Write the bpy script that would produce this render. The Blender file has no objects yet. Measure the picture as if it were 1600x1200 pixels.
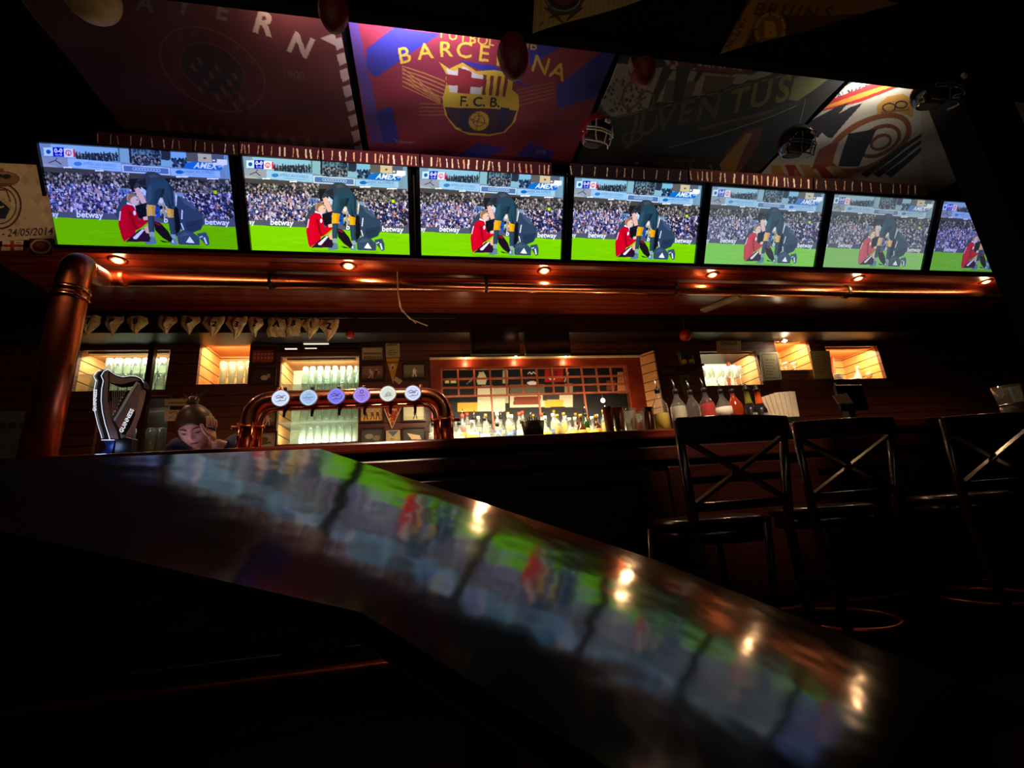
import bpy, math, random
import numpy as np
from mathutils import Vector, Matrix
random.seed(7); RNG = np.random.default_rng(7)
SC = bpy.context.scene; COL = SC.collection
# ------------------------------------------------------------------ camera
CAMZ = .78
yaw, pitch, roll, FPX = math.radians(11.1585), math.radians(15.4408), math.radians(-4.3051), 715.2
FW = np.array([math.sin(yaw)*math.cos(pitch), math.cos(yaw)*math.cos(pitch), math.sin(pitch)])
r_ = np.array([math.cos(yaw), -math.sin(yaw), 0.]); u_ = np.cross(r_, FW)
RT = r_*math.cos(roll)+u_*math.sin(roll); UP = u_*math.cos(roll)-r_*math.sin(roll)
cd = bpy.data.cameras.new('camera'); cam = bpy.data.objects.new('camera', cd); COL.objects.link(cam)
cd.sensor_width = 36; cd.lens = FPX/1600*36; cd.clip_start = .01
m = Matrix.Identity(4)
for i in range(3): m[i][0] = RT[i]; m[i][1] = UP[i]; m[i][2] = -FW[i]
m[2][3] = CAMZ
cam.matrix_world = m; SC.camera = cam
# ------------------------------------------------------------------ world, exposure
w = bpy.data.worlds.new('world'); SC.world = w; w.use_nodes = True
w.node_tree.nodes['Background'].inputs[0].default_value = (.02, .012, .01, 1)
w.node_tree.nodes['Background'].inputs[1].default_value = .02
SC.view_settings.view_transform = 'Standard'; SC.view_settings.look = 'None'
SC.view_settings.exposure = 0; SC.view_settings.gamma = 1
SC.cycles.use_denoising = True
SC.cycles.max_bounces = 8; SC.cycles.transparent_max_bounces = 24; SC.cycles.sample_clamp_indirect = 3
SC.cycles.caustics_reflective = False; SC.cycles.caustics_refractive = False
def ray(x, y): return RT*(x-800)+UP*(600-y)+FW*FPX
def A(x, y, Y=None, Z=None):
    "the place in the room, at depth Y or height Z, seen at a photograph position"
    v = ray(x, y); s = Y/v[1] if Y is not None else (Z-CAMZ)/v[2]
    return Vector((v[0]*s, v[1]*s, v[2]*s+CAMZ))
def link_light(name, kind, loc, power, color, size=.05, parent=None, rot=(0, 0, 0), **k):
    l = bpy.data.lights.new(name, kind); l.energy = power; l.color = color
    if kind == 'AREA':
        l.shape = 'RECTANGLE'; l.size = size[0]; l.size_y = size[1]
    else: l.shadow_soft_size = size
    for a, b in k.items(): setattr(l, a, b)
    o = bpy.data.objects.new(name, l); COL.objects.link(o); o.location = loc; o.rotation_euler = rot
    if parent: o.parent = parent; o.location = Vector(loc)-parent.location
    return o
WARM = (1, .55, .25); UBL = 13
TABQ = [(-150, 724), (500, 700), (1020, 872), (1620, 1110), (1620, 1400), (1150, 1330), (560, 960), (-150, 800)]
# ------------------------------------------------------------------ materials
def lin(c): return tuple((x/12.92 if x <= .04045 else ((x+.055)/1.055)**2.4) for x in c)
def rgb(r, g, b): return lin((r/255, g/255, b/255))
MATS = {}
def mat(name, col, rough=.5, metal=0, emit=0, ecol=None, var=.15, scale=20, bump=0, stretch=(1, 1, 1), spec=.5, coat=0):
    if name in MATS: return MATS[name]
    m = bpy.data.materials.new(name); m.use_nodes = True; MATS[name] = m
    nt = m.node_tree; b = nt.nodes['Principled BSDF']; N = nt.nodes.new; L = nt.links.new
    tc = N('ShaderNodeTexCoord'); mp = N('ShaderNodeMapping'); mp.inputs['Scale'].default_value = stretch
    no = N('ShaderNodeTexNoise'); no.inputs['Scale'].default_value = scale; no.inputs['Detail'].default_value = 5
    L(tc.outputs['Object'], mp.inputs[0]); L(mp.outputs[0], no.inputs['Vector'])
    r = N('ShaderNodeValToRGB'); L(no.outputs['Fac'], r.inputs[0])
    r.color_ramp.elements[0].position = .3; r.color_ramp.elements[1].position = .7
    r.color_ramp.elements[0].color = (*[c*(1-var) for c in col], 1); r.color_ramp.elements[1].color = (*[min(1, c*(1+var)) for c in col], 1)
    L(r.outputs[0], b.inputs['Base Color'])
    b.inputs['Roughness'].default_value = rough; b.inputs['Metallic'].default_value = metal
    b.inputs['Specular IOR Level'].default_value = spec; b.inputs['Coat Weight'].default_value = coat
    if bump:
        bp = N('ShaderNodeBump'); bp.inputs['Strength'].default_value = bump; bp.inputs['Distance'].default_value = .01
        L(no.outputs['Fac'], bp.inputs['Height']); L(bp.outputs[0], b.inputs['Normal'])
    if emit:
        b.inputs['Emission Color'].default_value = (*(ecol or col), 1); b.inputs['Emission Strength'].default_value = emit
    return m
def plank(name, col, pitch_, axis='Z', rough=.45, gap=(.01, .005, .003), var=.3):
    "boards along X or Y with dark joints every pitch_ metres along axis"
    m = mat(name, col, rough, var=var, scale=6, stretch=(1, 1, 12) if axis == 'Z' else (1, 12, 1))
    nt = m.node_tree; N = nt.nodes.new; L = nt.links.new; b = nt.nodes['Principled BSDF']
    src = b.inputs['Base Color'].links[0].from_socket
    tc = N('ShaderNodeTexCoord'); sp = N('ShaderNodeSeparateXYZ'); L(tc.outputs['Object'], sp.inputs[0])
    d = N('ShaderNodeMath'); d.operation = 'DIVIDE'; L(sp.outputs[axis], d.inputs[0]); d.inputs[1].default_value = pitch_
    f = N('ShaderNodeMath'); f.operation = 'FRACT'; L(d.outputs[0], f.inputs[0])
    g = N('ShaderNodeMath'); g.operation = 'LESS_THAN'; L(f.outputs[0], g.inputs[0]); g.inputs[1].default_value = .1
    mx = N('ShaderNodeMix'); mx.data_type = 'RGBA'; L(g.outputs[0], mx.inputs[0]); L(src, mx.inputs[6]); mx.inputs[7].default_value = (*gap, 1)
    L(mx.outputs[2], b.inputs['Base Color'])
    iv = N('ShaderNodeMath'); iv.operation = 'SUBTRACT'; iv.inputs[0].default_value = 1; L(g.outputs[0], iv.inputs[1])
    bp = N('ShaderNodeBump'); bp.inputs['Distance'].default_value = .006; L(iv.outputs[0], bp.inputs['Height']); L(bp.outputs[0], b.inputs['Normal'])
    return m
def glassy(name, tint=(.9, .95, .92), haze=.08, hazecol=(.8, .85, .8), rough=.04):
    m = bpy.data.materials.new(name); m.use_nodes = True; nt = m.node_tree; nt.nodes.clear(); N = nt.nodes.new; L = nt.links.new
    t = N('ShaderNodeBsdfTransparent'); t.inputs[0].default_value = (*tint, 1)
    g = N('ShaderNodeBsdfGlossy'); g.inputs['Roughness'].default_value = rough
    d = N('ShaderNodeBsdfDiffuse'); d.inputs[0].default_value = (*hazecol, 1)
    lw = N('ShaderNodeLayerWeight'); lw.inputs[0].default_value = .5; pw = N('ShaderNodeMath'); pw.operation = 'POWER'; pw.inputs[1].default_value = 2.4; L(lw.outputs['Facing'], pw.inputs[0])
    ml = N('ShaderNodeMath'); ml.operation = 'MULTIPLY_ADD'; ml.inputs[1].default_value = .95; ml.inputs[2].default_value = .05; L(pw.outputs[0], ml.inputs[0])
    m1 = N('ShaderNodeMixShader'); L(ml.outputs[0], m1.inputs[0]); L(t.outputs[0], m1.inputs[1]); L(g.outputs[0], m1.inputs[2])
    m2 = N('ShaderNodeMixShader'); m2.inputs[0].default_value = haze; L(m1.outputs[0], m2.inputs[1]); L(d.outputs[0], m2.inputs[2])
    o = N('ShaderNodeOutputMaterial'); L(m2.outputs[0], o.inputs[0]); return m
def painted(name, rough=.85, emit=0, hue=None, sat=1, val=1, wash=0, washcol=(.5, .6, .8), tint=(1, 1, 1)):
    "printed or displayed picture read from the cloth's or screen's own colour layer"
    m = bpy.data.materials.new(name); m.use_nodes = True; nt = m.node_tree; b = nt.nodes['Principled BSDF']; N = nt.nodes.new; L = nt.links.new
    a = N('ShaderNodeVertexColor'); a.layer_name = 'print'
    hs = N('ShaderNodeHueSaturation'); hs.inputs['Saturation'].default_value = sat; hs.inputs['Value'].default_value = val
    L(a.outputs[0], hs.inputs['Color'])
    mm = N('ShaderNodeMix'); mm.data_type = 'RGBA'; mm.blend_type = 'MULTIPLY'; mm.inputs[0].default_value = 1; mm.inputs[7].default_value = (*tint, 1); L(hs.outputs[0], mm.inputs[6])
    mx = N('ShaderNodeMix'); mx.data_type = 'RGBA'; mx.inputs[0].default_value = wash; mx.inputs[7].default_value = (*washcol, 1); L(mm.outputs[2], mx.inputs[6])
    b.inputs['Roughness'].default_value = rough
    if emit:
        b.inputs['Base Color'].default_value = (.01, .01, .012, 1)
        L(mx.outputs[2], b.inputs['Emission Color']); b.inputs['Emission Strength'].default_value = emit
    else: L(mx.outputs[2], b.inputs['Base Color'])
    return m
darkwood = mat('dark lacquered wood', rgb(50, 19, 12), .3, var=.4, scale=5, stretch=(1, 1, 10), bump=.1)
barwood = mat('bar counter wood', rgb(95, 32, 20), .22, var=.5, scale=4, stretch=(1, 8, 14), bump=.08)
redwood = plank('red varnished ceiling boards', rgb(120, 38, 18), .11, 'Y', .3)
siding = plank('dark brown siding boards', rgb(92, 42, 24), .105, 'Z', .5)
pine = plank('warm pine boards', rgb(205, 140, 80), .1, 'Z', .5, gap=(.03, .012, .005), var=.15)
frame_red = mat('red brown frame wood', rgb(130, 45, 25), .35, var=.3, scale=8)
lattice_m = mat('light red lattice wood', rgb(170, 85, 60), .4, var=.2)
black = mat('black paint', (.004, .004, .004), .5)
blackgloss = mat('black glossy plastic', (.004, .004, .005), .15)
ceilm = mat('dark ceiling paint', (.002, .0015, .0015), .9, spec=.1)
copper = mat('polished copper', rgb(235, 140, 95), .21, 1, var=.12, scale=3, bump=.03)
copper2 = mat('worn copper', rgb(200, 100, 60), .34, 1, var=.25, scale=9, bump=.06)
steel = mat('brushed steel', (.6, .58, .55), .22, 1)
silver = mat('satin silver', (.55, .5, .5), .3, .8)
cream = mat('cream cloth', rgb(205, 185, 140), .9, var=.2, scale=30, bump=.3)
paper = mat('white paper', rgb(215, 200, 170), .8, var=.1)
skinm = mat('skin', rgb(214, 160, 135), .5, var=.06)
navy = mat('navy shirt cloth', rgb(28, 36, 80), .85, var=.2)
hairm = mat('brown hair', rgb(72, 42, 22), .45, var=.4, scale=60, stretch=(1, 1, .1))
browm = mat('dark brow hair', rgb(40, 24, 16), .6)
glassm = glassy('clear glass', haze=.08); glassw = glassy('bright clear glass', (.93, .95, .9), .16)
# ------------------------------------------------------------------ mesh building
class MB:
    def __init__(s): s.v = []; s.f = []
    def add(s, vs, fs):
        o = len(s.v); s.v += [tuple(map(float, p)) for p in vs]; s.f += [tuple(i+o for i in f) for f in fs]; return s
    def box(s, x0, x1, y0, y1, z0, z1, M=None):
        vs = [Vector((x, y, z)) for x in (x0, x1) for y in (y0, y1) for z in (z0, z1)]
        if M is not None: vs = [M @ p for p in vs]
        return s.add(vs, [(0, 1, 3, 2), (4, 6, 7, 5), (0, 4, 5, 1), (2, 3, 7, 6), (0, 2, 6, 4), (1, 5, 7, 3)])
    def bar(s, p, q, w, h, up=(0, 0, 1)):
        p = Vector(p); q = Vector(q); d = (q-p).normalized(); a = d.cross(Vector(up)).normalized(); b = a.cross(d)
        vs = [c+a*i*w/2+b*j*h/2 for c in (p, q) for i in (-1, 1) for j in (-1, 1)]
        return s.add(vs, [(0, 1, 3, 2), (4, 6, 7, 5), (0, 4, 5, 1), (2, 3, 7, 6), (0, 2, 6, 4), (1, 5, 7, 3)])
    def tube(s, pts, r, n=12, cap=True, closed=False):
        pts = [Vector(p) for p in pts]; k = len(pts); rr = r if isinstance(r, (list, tuple)) else [r]*k
        d0 = (pts[1]-pts[0]).normalized(); a = d0.orthogonal().normalized(); rings = []
        for i, p in enumerate(pts):
            if closed: d = pts[(i+1) % k]-pts[i-1]
            else: d = pts[min(i+1, k-1)]-pts[max(i-1, 0)]
            d = d.normalized(); a = (a-d*a.dot(d)).normalized(); b = d.cross(a)
            rings.append([p+(a*math.cos(t*2*math.pi/n)+b*math.sin(t*2*math.pi/n))*rr[i] for t in range(n)])
        vs = [q for g in rings for q in g]; fs = []
        for i in range(k if closed else k-1):
            j = (i+1) % k
            for t in range(n): fs.append((i*n+t, i*n+(t+1) % n, j*n+(t+1) % n, j*n+t))
        if cap and not closed: fs += [tuple(range(n))[::-1], tuple((k-1)*n+t for t in range(n))]
        return s.add(vs, fs)
    def lathe(s, prof, c=(0, 0, 0), n=20, M=None):
        c = Vector(c); vs = []; k = len(prof)
        for r, z in prof:
            for t in range(n): vs.append(c+Vector((r*math.cos(t*2*math.pi/n), r*math.sin(t*2*math.pi/n), z)))
        if M is not None: vs = [M @ p for p in vs]
        fs = [(i*n+t, i*n+(t+1) % n, (i+1)*n+(t+1) % n, (i+1)*n+t) for i in range(k-1) for t in range(n)]
        if prof[0][0] > 1e-6: fs.append(tuple(range(n))[::-1])
        if prof[-1][0] > 1e-6: fs.append(tuple((k-1)*n+t for t in range(n)))
        return s.add(vs, fs)
    def prism(s, pts, ext):
        "closed outline of 3-D points pushed along ext"
        n = len(pts); pts = [Vector(p) for p in pts]; e = Vector(ext)
        vs = pts+[p+e for p in pts]
        return s.add(vs, [tuple(range(n))[::-1], tuple(range(n, 2*n))]+[(i, (i+1) % n, (i+1) % n+n, i+n) for i in range(n)])
    def build(s, name, m, parent=None, org=None, smooth=False, bevel=0):
        if not s.v: return None
        me = bpy.data.meshes.new(name); o0 = Vector(org) if org is not None else Vector((0, 0, 0))
        me.from_pydata([Vector(p)-o0 for p in s.v], [], s.f); me.update()
        if m: me.materials.append(m)
        if smooth:
            for p in me.polygons: p.use_smooth = len(p.vertices) <= 4
        o = bpy.data.objects.new(name, me); COL.objects.link(o)
        if parent: o.parent = parent
        elif org is not None: o.location = o0
        if bevel:
            b = o.modifiers.new('bevel', 'BEVEL'); b.width = bevel; b.segments = 2; b.limit_method = 'ANGLE'
        return o
def tag(o, label=None, cat=None, group=None, kind=None):
    if label: o['label'] = label
    if cat: o['category'] = cat
    if group: o['group'] = group
    if kind: o['kind'] = kind
    return o
def thing(name, loc, label, cat, group=None, rz=0):
    o = bpy.data.objects.new(name, None); COL.objects.link(o); o.location = loc; o.rotation_euler = (0, 0, rz); o.empty_display_size = .05
    return tag(o, label, cat, group)
def dup(root, loc, label, rz=None, group=None, scale=None):
    r = root.copy(); COL.objects.link(r); r.location = loc; r['label'] = label
    if group: r['group'] = group
    if rz is not None: r.rotation_euler = (0, 0, rz)
    if scale: r.scale = scale
    for ch in [o for o in root.children]:
        c = ch.copy(); COL.objects.link(c); c.parent = r
        for g in [o for o in ch.children]:
            d = g.copy(); COL.objects.link(d); d.parent = c
    return r
def struct(name, mb, m, **k): return tag(mb.build(name, m, **k), kind='structure')
ORD = ['first', 'second', 'third', 'fourth', 'fifth', 'sixth', 'seventh', 'eighth', 'ninth', 'tenth', 'eleventh', 'twelfth', 'thirteenth', 'fourteenth', 'fifteenth', 'sixteenth', 'seventeenth', 'eighteenth', 'nineteenth', 'twentieth']
def nth(i, n): return 'leftmost' if i == 0 else 'rightmost' if i == n-1 else ORD[i]+' from the left'
# ------------------------------------------------------------------ painting on cloth, paper and screens
GLY = {}
def glyphs(txt, bold=0):
    key = (txt, bold)
    if key not in GLY:
        c = bpy.data.curves.new('t', 'FONT'); c.body = txt; c.resolution_u = 3; c.offset = bold; c.align_x = 'CENTER'
        o = bpy.data.objects.new('t', c); COL.objects.link(o)
        dg = bpy.context.evaluated_depsgraph_get(); dg.update(); me = o.evaluated_get(dg).to_mesh(); me.calc_loop_triangles()
        v = np.array([q.co[:2] for q in me.vertices]) if len(me.vertices) else np.zeros((0, 2))
        GLY[key] = [v[list(t.vertices)] for t in me.loop_triangles]
        o.to_mesh_clear(); bpy.data.objects.remove(o); bpy.data.curves.remove(c)
    return GLY[key]
class Canvas:
    def __init__(s, w, h, col, warp=None):
        s.w, s.h = w, h; s.a = np.zeros((h, w, 3)); s.a[:] = np.array(col)/255.; s.warp = warp
    def P(s, pts):
        return np.array([s.warp(*p) for p in pts]) if s.warp else np.array(pts, float)
    def poly(s, pts, col, alpha=1, raw=False):
        p = np.array(pts, float) if raw else s.P(pts)
        x0, y0 = np.floor(p.min(0)).astype(int); x1, y1 = np.ceil(p.max(0)).astype(int)
        x0, y0 = max(x0, 0), max(y0, 0); x1, y1 = min(x1, s.w-1), min(y1, s.h-1)
        if x1 < x0 or y1 < y0: return
        X, Y = np.meshgrid(np.arange(x0, x1+1)+.0, np.arange(y0, y1+1)+.0); ins = np.zeros(X.shape, bool); n = len(p)
        for i in range(n):
            (ax, ay), (bx, by) = p[i], p[(i+1) % n]
            if ay == by: continue
            c = ((ay > Y) != (by > Y)) & (X < (bx-ax)*(Y-ay)/(by-ay)+ax); ins ^= c
        sub = s.a[y0:y1+1, x0:x1+1]; sub[ins] = sub[ins]*(1-alpha)+np.array(col)/255.*alpha
    def rect(s, x0, y0, x1, y1, col, alpha=1): s.poly([(x0, y0), (x1, y0), (x1, y1), (x0, y1)], col, alpha)
    def ell(s, cx, cy, rx, ry, col, alpha=1, rot=0, n=28):
        c, q = math.cos(rot), math.sin(rot)
        s.poly([(cx+rx*math.cos(t)*c-ry*math.sin(t)*q, cy+rx*math.cos(t)*q+ry*math.sin(t)*c) for t in [i*2*math.pi/n for i in range(n)]], col, alpha)
    def line(s, pts, wd, col, alpha=1):
        for (a, b), (c, d) in zip(pts[:-1], pts[1:]):
            L = math.hypot(c-a, d-b) or 1; nx, ny = -(d-b)/L*wd/2, (c-a)/L*wd/2
            s.poly([(a+nx, b+ny), (c+nx, d+ny), (c-nx, d-ny), (a-nx, b-ny)], col, alpha)
    def ring(s, cx, cy, rx, ry, wd, col, rot=0, n=32, a0=0, a1=2*math.pi):
        c, q = math.cos(rot), math.sin(rot)
        f = lambda t, k: (cx+(rx+k)*math.cos(t)*c-(ry+k)*math.sin(t)*q, cy+(rx+k)*math.cos(t)*q+(ry+k)*math.sin(t)*c)
        for i in range(n):
            t, u = a0+(a1-a0)*i/n, a0+(a1-a0)*(i+1)/n
            s.poly([f(t, -wd/2), f(u, -wd/2), f(u, wd/2), f(t, wd/2)], col)
    def text(s, txt, x, y, size, col, rot=0, shear=0, sx=1, bold=0):
        c, q = math.cos(rot), math.sin(rot)
        for t in glyphs(txt, bold):
            pts = []
            for u, v in t:
                u, v = u*size*sx+v*size*shear, -v*size
                pts.append((x+u*c-v*q, y+u*q+v*c))
            s.poly(pts, col)
    def speck(s, n, box, cols, r, rv=.5):
        x0, y0, x1, y1 = box
        for i in range(n):
            x, y = RNG.uniform(x0, x1), RNG.uniform(y0, y1); k = r*(1+rv*RNG.uniform(-1, 1)); c = cols[RNG.integers(len(cols))]
            s.poly([(x-k, y), (x-k*.3, y-k*1.3), (x+k*.6, y-k), (x+k, y+k*.5), (x, y+k*1.2)], c)
def homog(src, dst):
    M = []
    for (x, y), (u, v) in zip(src, dst):
        M.append([x, y, 1, 0, 0, 0, -u*x, -u*y, -u]); M.append([0, 0, 0, x, y, 1, -v*x, -v*y, -v])
    h = np.linalg.svd(np.array(M, float))[2][-1].reshape(3, 3)
    def f(x, y): p = h @ np.array([x, y, 1.]); return p[0]/p[2], p[1]/p[2]
    return f
def sheet(name, cv, fn, m, parent=None, org=None, thick=0):
    "grid whose points carry the canvas colours; fn(u, v) gives the point, v runs downward"
    w, h = cv.w, cv.h; uu, vv = np.meshgrid(np.linspace(0, 1, w), np.linspace(0, 1, h)); co = fn(uu.ravel(), vv.ravel())
    if org is not None: co = co-np.array(org)
    idx = np.arange(w*h).reshape(h, w)
    q = np.stack([idx[:-1, :-1], idx[1:, :-1], idx[1:, 1:], idx[:-1, 1:]], -1).reshape(-1, 4)
    me = bpy.data.meshes.new(name); nq = len(q)
    me.vertices.add(w*h); me.vertices.foreach_set('co', co.astype(np.float32).ravel())
    me.loops.add(nq*4); me.loops.foreach_set('vertex_index', q.astype(np.int32).ravel())
    me.polygons.add(nq); me.polygons.foreach_set('loop_start', np.arange(0, nq*4, 4, dtype=np.int32))
    me.update(calc_edges=True); me.validate()
    a = me.color_attributes.new('print', 'FLOAT_COLOR', 'POINT'); c = cv.a.reshape(-1, 3)
    c = np.where(c <= .04045, c/12.92, ((c+.055)/1.055)**2.4); a.data.foreach_set('color', np.hstack([c, np.ones((w*h, 1))]).astype(np.float32).ravel())
    me.materials.append(m); o = bpy.data.objects.new(name, me); COL.objects.link(o)
    if parent: o.parent = parent
    elif org is not None: o.location = org
    if thick:
        sm = o.modifiers.new('solid', 'SOLIDIFY'); sm.thickness = thick; sm.offset = 0
    return o
# ------------------------------------------------------------------ the setting
WY = 4.5; CZ = 3.6; NZ = 3.3; SZ = 2.7
b = MB().box(-6, 8.5, -3, 6.2, -.1, 0); struct('floor', b, mat('dark floor tiles', (.02, .012, .01), .35, var=.3))
b = MB().box(-6, 8.5, 1.82, 6.2, CZ, CZ+.1).box(-6, 8.5, -3, 1.82, NZ, NZ+.4); struct('ceiling', b, ceilm)
b = MB().box(-6, 8.5, 1.82, 1.885, NZ-.01, CZ); struct('trim_1', b, ceilm)
b = MB().box(-6, -5.9, -3, 6.2, 0, CZ); struct('wall_left', b, darkwood)
b = MB().box(8.4, 8.5, -3, 6.2, 0, CZ); struct('wall_right', b, darkwood)
b = MB().box(-6, 8.5, -3.1, -3, 0, CZ); struct('wall_rear', b, darkwood)
# soffit over the bar with the screens above it
b = MB().box(-2.9, 6.6, 3.24, 4.2, SZ, SZ+.03); struct('trim_2', b, redwood)
b = MB().box(-6, 8.4, 4.2, WY, 2.5, SZ+.03); struct('trim_3', b, mat('dark header board', rgb(30, 12, 8), .5))
b = MB().box(-6, 8.4, 3.56, 3.62, SZ+.03, CZ); struct('trim_4', b, ceilm)
b = MB().box(-6, -2.9, 3.3, 4.2, SZ, SZ+.03).box(6.6, 8.4, 3.3, 4.2, SZ, SZ+.03); struct('trim_5', b, black)
# back wall with its openings
def opening(x0, y0, x1, y1):
    ym, xm = (y0+y1)/2, (x0+x1)/2
    return A(x0, ym, WY).x, A(x1, ym, WY).x, A(xm, y1, WY).z, A(xm, y0, WY).z
OP = dict(n1=opening(118, 547, 262, 610), n1b=opening(150, 619, 262, 706), n2=opening(310, 533, 389, 600), n3=opening(435, 557, 560, 692),
          g=opening(690, 575, 985, 706), n4=opening(1098, 549, 1187, 602), n5=opening(1214, 530, 1268, 578), n6=opening(1296, 541, 1378, 592))
xs = sorted({-6, 8.4} | {v for o in OP.values() for v in o[:2]}); zs = sorted({0, 2.9} | {v for o in OP.values() for v in o[2:]})
b = MB()
for x0, x1 in zip(xs[:-1], xs[1:]):
    for z0, z1 in zip(zs[:-1], zs[1:]):
        xm, zm = (x0+x1)/2, (z0+z1)/2
        if not any(o[0] < xm < o[1] and o[2] < zm < o[3] for o in OP.values()): b.box(x0, x1, WY, WY+.04, z0, z1)
struct('wall_back', b, siding)
# pillar beside the bar, cutting off the last screen
px = 3.86

pl = MB().box(px, px+.5, 2.0, 2.2, 0, CZ); struct('trim_6', pl, mat('dull black post', (.002, .002, .002), .9, spec=.1))
# ------------------------------------------------------------------ bar counter
BX0, BX1, BY = -6.0, 8.3, 2.28
t = thing('bar_counter', (0, BY, 0), 'long dark red-brown wooden bar counter with panelled front running across the room', 'bar counter')
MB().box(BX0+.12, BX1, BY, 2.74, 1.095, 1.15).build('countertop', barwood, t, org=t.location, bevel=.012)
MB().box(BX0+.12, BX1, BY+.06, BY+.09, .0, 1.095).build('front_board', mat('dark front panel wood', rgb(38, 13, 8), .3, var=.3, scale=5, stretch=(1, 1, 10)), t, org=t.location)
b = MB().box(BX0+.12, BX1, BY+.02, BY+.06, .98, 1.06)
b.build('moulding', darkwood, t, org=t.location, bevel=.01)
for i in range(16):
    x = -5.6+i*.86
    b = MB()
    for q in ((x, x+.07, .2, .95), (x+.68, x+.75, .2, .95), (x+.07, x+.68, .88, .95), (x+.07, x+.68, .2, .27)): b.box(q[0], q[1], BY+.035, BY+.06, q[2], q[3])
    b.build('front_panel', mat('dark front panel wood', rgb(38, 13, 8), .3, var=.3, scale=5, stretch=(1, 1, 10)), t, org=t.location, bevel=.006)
b = MB().tube([(-5.5, BY-.12, .22), (8, BY-.12, .22)], .02, 12)
for i in range(9): b.bar((-5+i*1.6, BY-.12, .22), (-5+i*1.6, BY+.06, .22), .03, .03)
b.build('foot_rail', copper2, t, org=t.location, smooth=True)
# ------------------------------------------------------------------ televisions
TX0, TY0, TZ0, TW, TH, TT, TS = -2.5445, 3.368, 2.0574+CAMZ, 1.1748, .6606, .4972, 1.27
hz = homog([(92, 85), (1460, 170), (1480, 893), (172, 850)], [(0, 0), (479, 0), (479, 269), (0, 269)])
cv = Canvas(480, 270, (120, 150, 165), hz)
DK = (22, 28, 38)
cv.poly([(80, 80), (1500, 160), (1500, 380), (80, 300)], (125, 150, 168))
cv.poly([(170, 80), (665, 120), (665, 215), (290, 195), (180, 150)], (150, 192, 205))
cv.speck(260, (345, 165, 655, 215), [(28, 40, 50), (50, 70, 85), (160, 150, 140), (20, 25, 35), (70, 60, 70)], 7)
for x in range(350, 650, 22): cv.poly([(x, 215), (x+2, 165-RNG.uniform(0, 22)), (x+10, 160-RNG.uniform(0, 18)), (x+17, 215)], (35, 50, 62))
cv.poly([(665, 120), (735, 125), (735, 232), (665, 225)], (140, 178, 182)); cv.poly([(655, 115), (668, 115), (668, 225), (655, 220)], (90, 120, 130))
cv.poly([(735, 122), (975, 140), (975, 250), (740, 232)], (105, 135, 145))
cv.speck(330, (745, 175, 960, 245), [(20, 26, 36), (40, 52, 66), (150, 145, 140), (30, 34, 44), (80, 95, 110)], 8)
cv.speck(40, (760, 130, 960, 180), [(30, 40, 52), (60, 80, 92)], 8); cv.rect(735, 122, 752, 232, (30, 42, 52))
cv.poly([(968, 138), (1035, 143), (1035, 200), (968, 245)], (38, 48, 58)); cv.poly([(962, 205), (1040, 215), (1040, 262), (962, 255)], (140, 182, 190))
cv.poly([(1040, 145), (1150, 150), (1150, 245), (1040, 240)], (135, 185, 205)); cv.speck(90, (1045, 195, 1150, 262), [(24, 34, 50), (50, 70, 95)], 8)
cv.poly([(1150, 150), (1250, 158), (1250, 225), (1150, 218)], (95, 90, 85)); cv.poly([(1235, 157), (1335, 164), (1335, 226), (1235, 220)], (205, 190, 150))
cv.rect(1275, 185, 1295, 200, (90, 80, 70)); cv.poly([(1335, 164), (1430, 170), (1430, 226), (1335, 226)], (85, 92, 102)); cv.poly([(1425, 168), (1470, 172), (1470, 350), (1425, 345)], (125, 160, 175))
# balcony fascias
cv.poly([(95, 190), (290, 195), (290, 262), (100, 250)], (150, 155, 160)); cv.poly([(100, 240), (200, 255), (330, 320), (110, 300)], (170, 172, 172))
cv.line([(150, 235), (200, 215), (240, 245)], 7, (45, 50, 60)); cv.line([(200, 215), (215, 195)], 6, (45, 50, 60))
cv.poly([(288, 197), (672, 232), (672, 298), (290, 268)], (165, 200, 222)); cv.poly([(676, 243), (1022, 268), (1022, 325), (678, 302)], (205, 218, 225)); cv.poly([(688, 252), (1012, 275), (1012, 315), (690, 295)], (92, 122, 160))
for i in range(9): cv.ell(765+i*22, 276+i*1.5, 14, 13, (170, 195, 215)); cv.ell(765+i*22, 276+i*1.5, 8, 7, (92, 122, 160))
cv.poly([(1028, 272), (1388, 292), (1388, 343), (1030, 325)], (165, 200, 222))
cv.ell(360, 240, 30, 16, (85, 135, 185)); cv.ell(1092, 300, 30, 15, (40, 110, 175))
cv.text('AMERICAN EXPRESS', 515, 257, 34, (85, 135, 180), rot=.08, sx=.78); cv.text('AMERICAN EXPRESS', 1235, 312, 34, (40, 100, 165), rot=.03, sx=.75)
cv.line([(430, 262), (640, 280)], 5, (120, 165, 195)); cv.line([(1140, 318), (1355, 330)], 5, (120, 165, 195))
# dark stand, rail and crowds
cv.poly([(100, 262), (330, 275), (720, 308), (1040, 330), (1470, 355), (1480, 480), (1000, 450), (110, 420)], (70, 66, 62)); cv.poly([(110, 300), (720, 352), (1040, 345), (1470, 400), (1480, 490), (110, 440)], (26, 26, 30))
for x, y, l in ((255, 268, 60), (480, 292, 60), (1065, 336, 90), (1290, 350, 85)): cv.rect(x, y-5, x+l, y+5, (245, 245, 235))
cr1 = [(95, 92, 88), (150, 140, 130), (60, 64, 70), (190, 180, 170), (34, 36, 44), (110, 90, 80), (30, 30, 36), (40, 42, 50)]
cv.speck(900, (110, 315, 720, 440), cr1, 7); cv.speck(800, (1010, 365, 1475, 500), cr1, 7)
cv.poly([(130, 415), (720, 425), (720, 475), (420, 480), (130, 440)], (105, 135, 155)); cv.poly([(1040, 455), (1190, 465), (1200, 520), (1050, 500)], (125, 160, 180))
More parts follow.
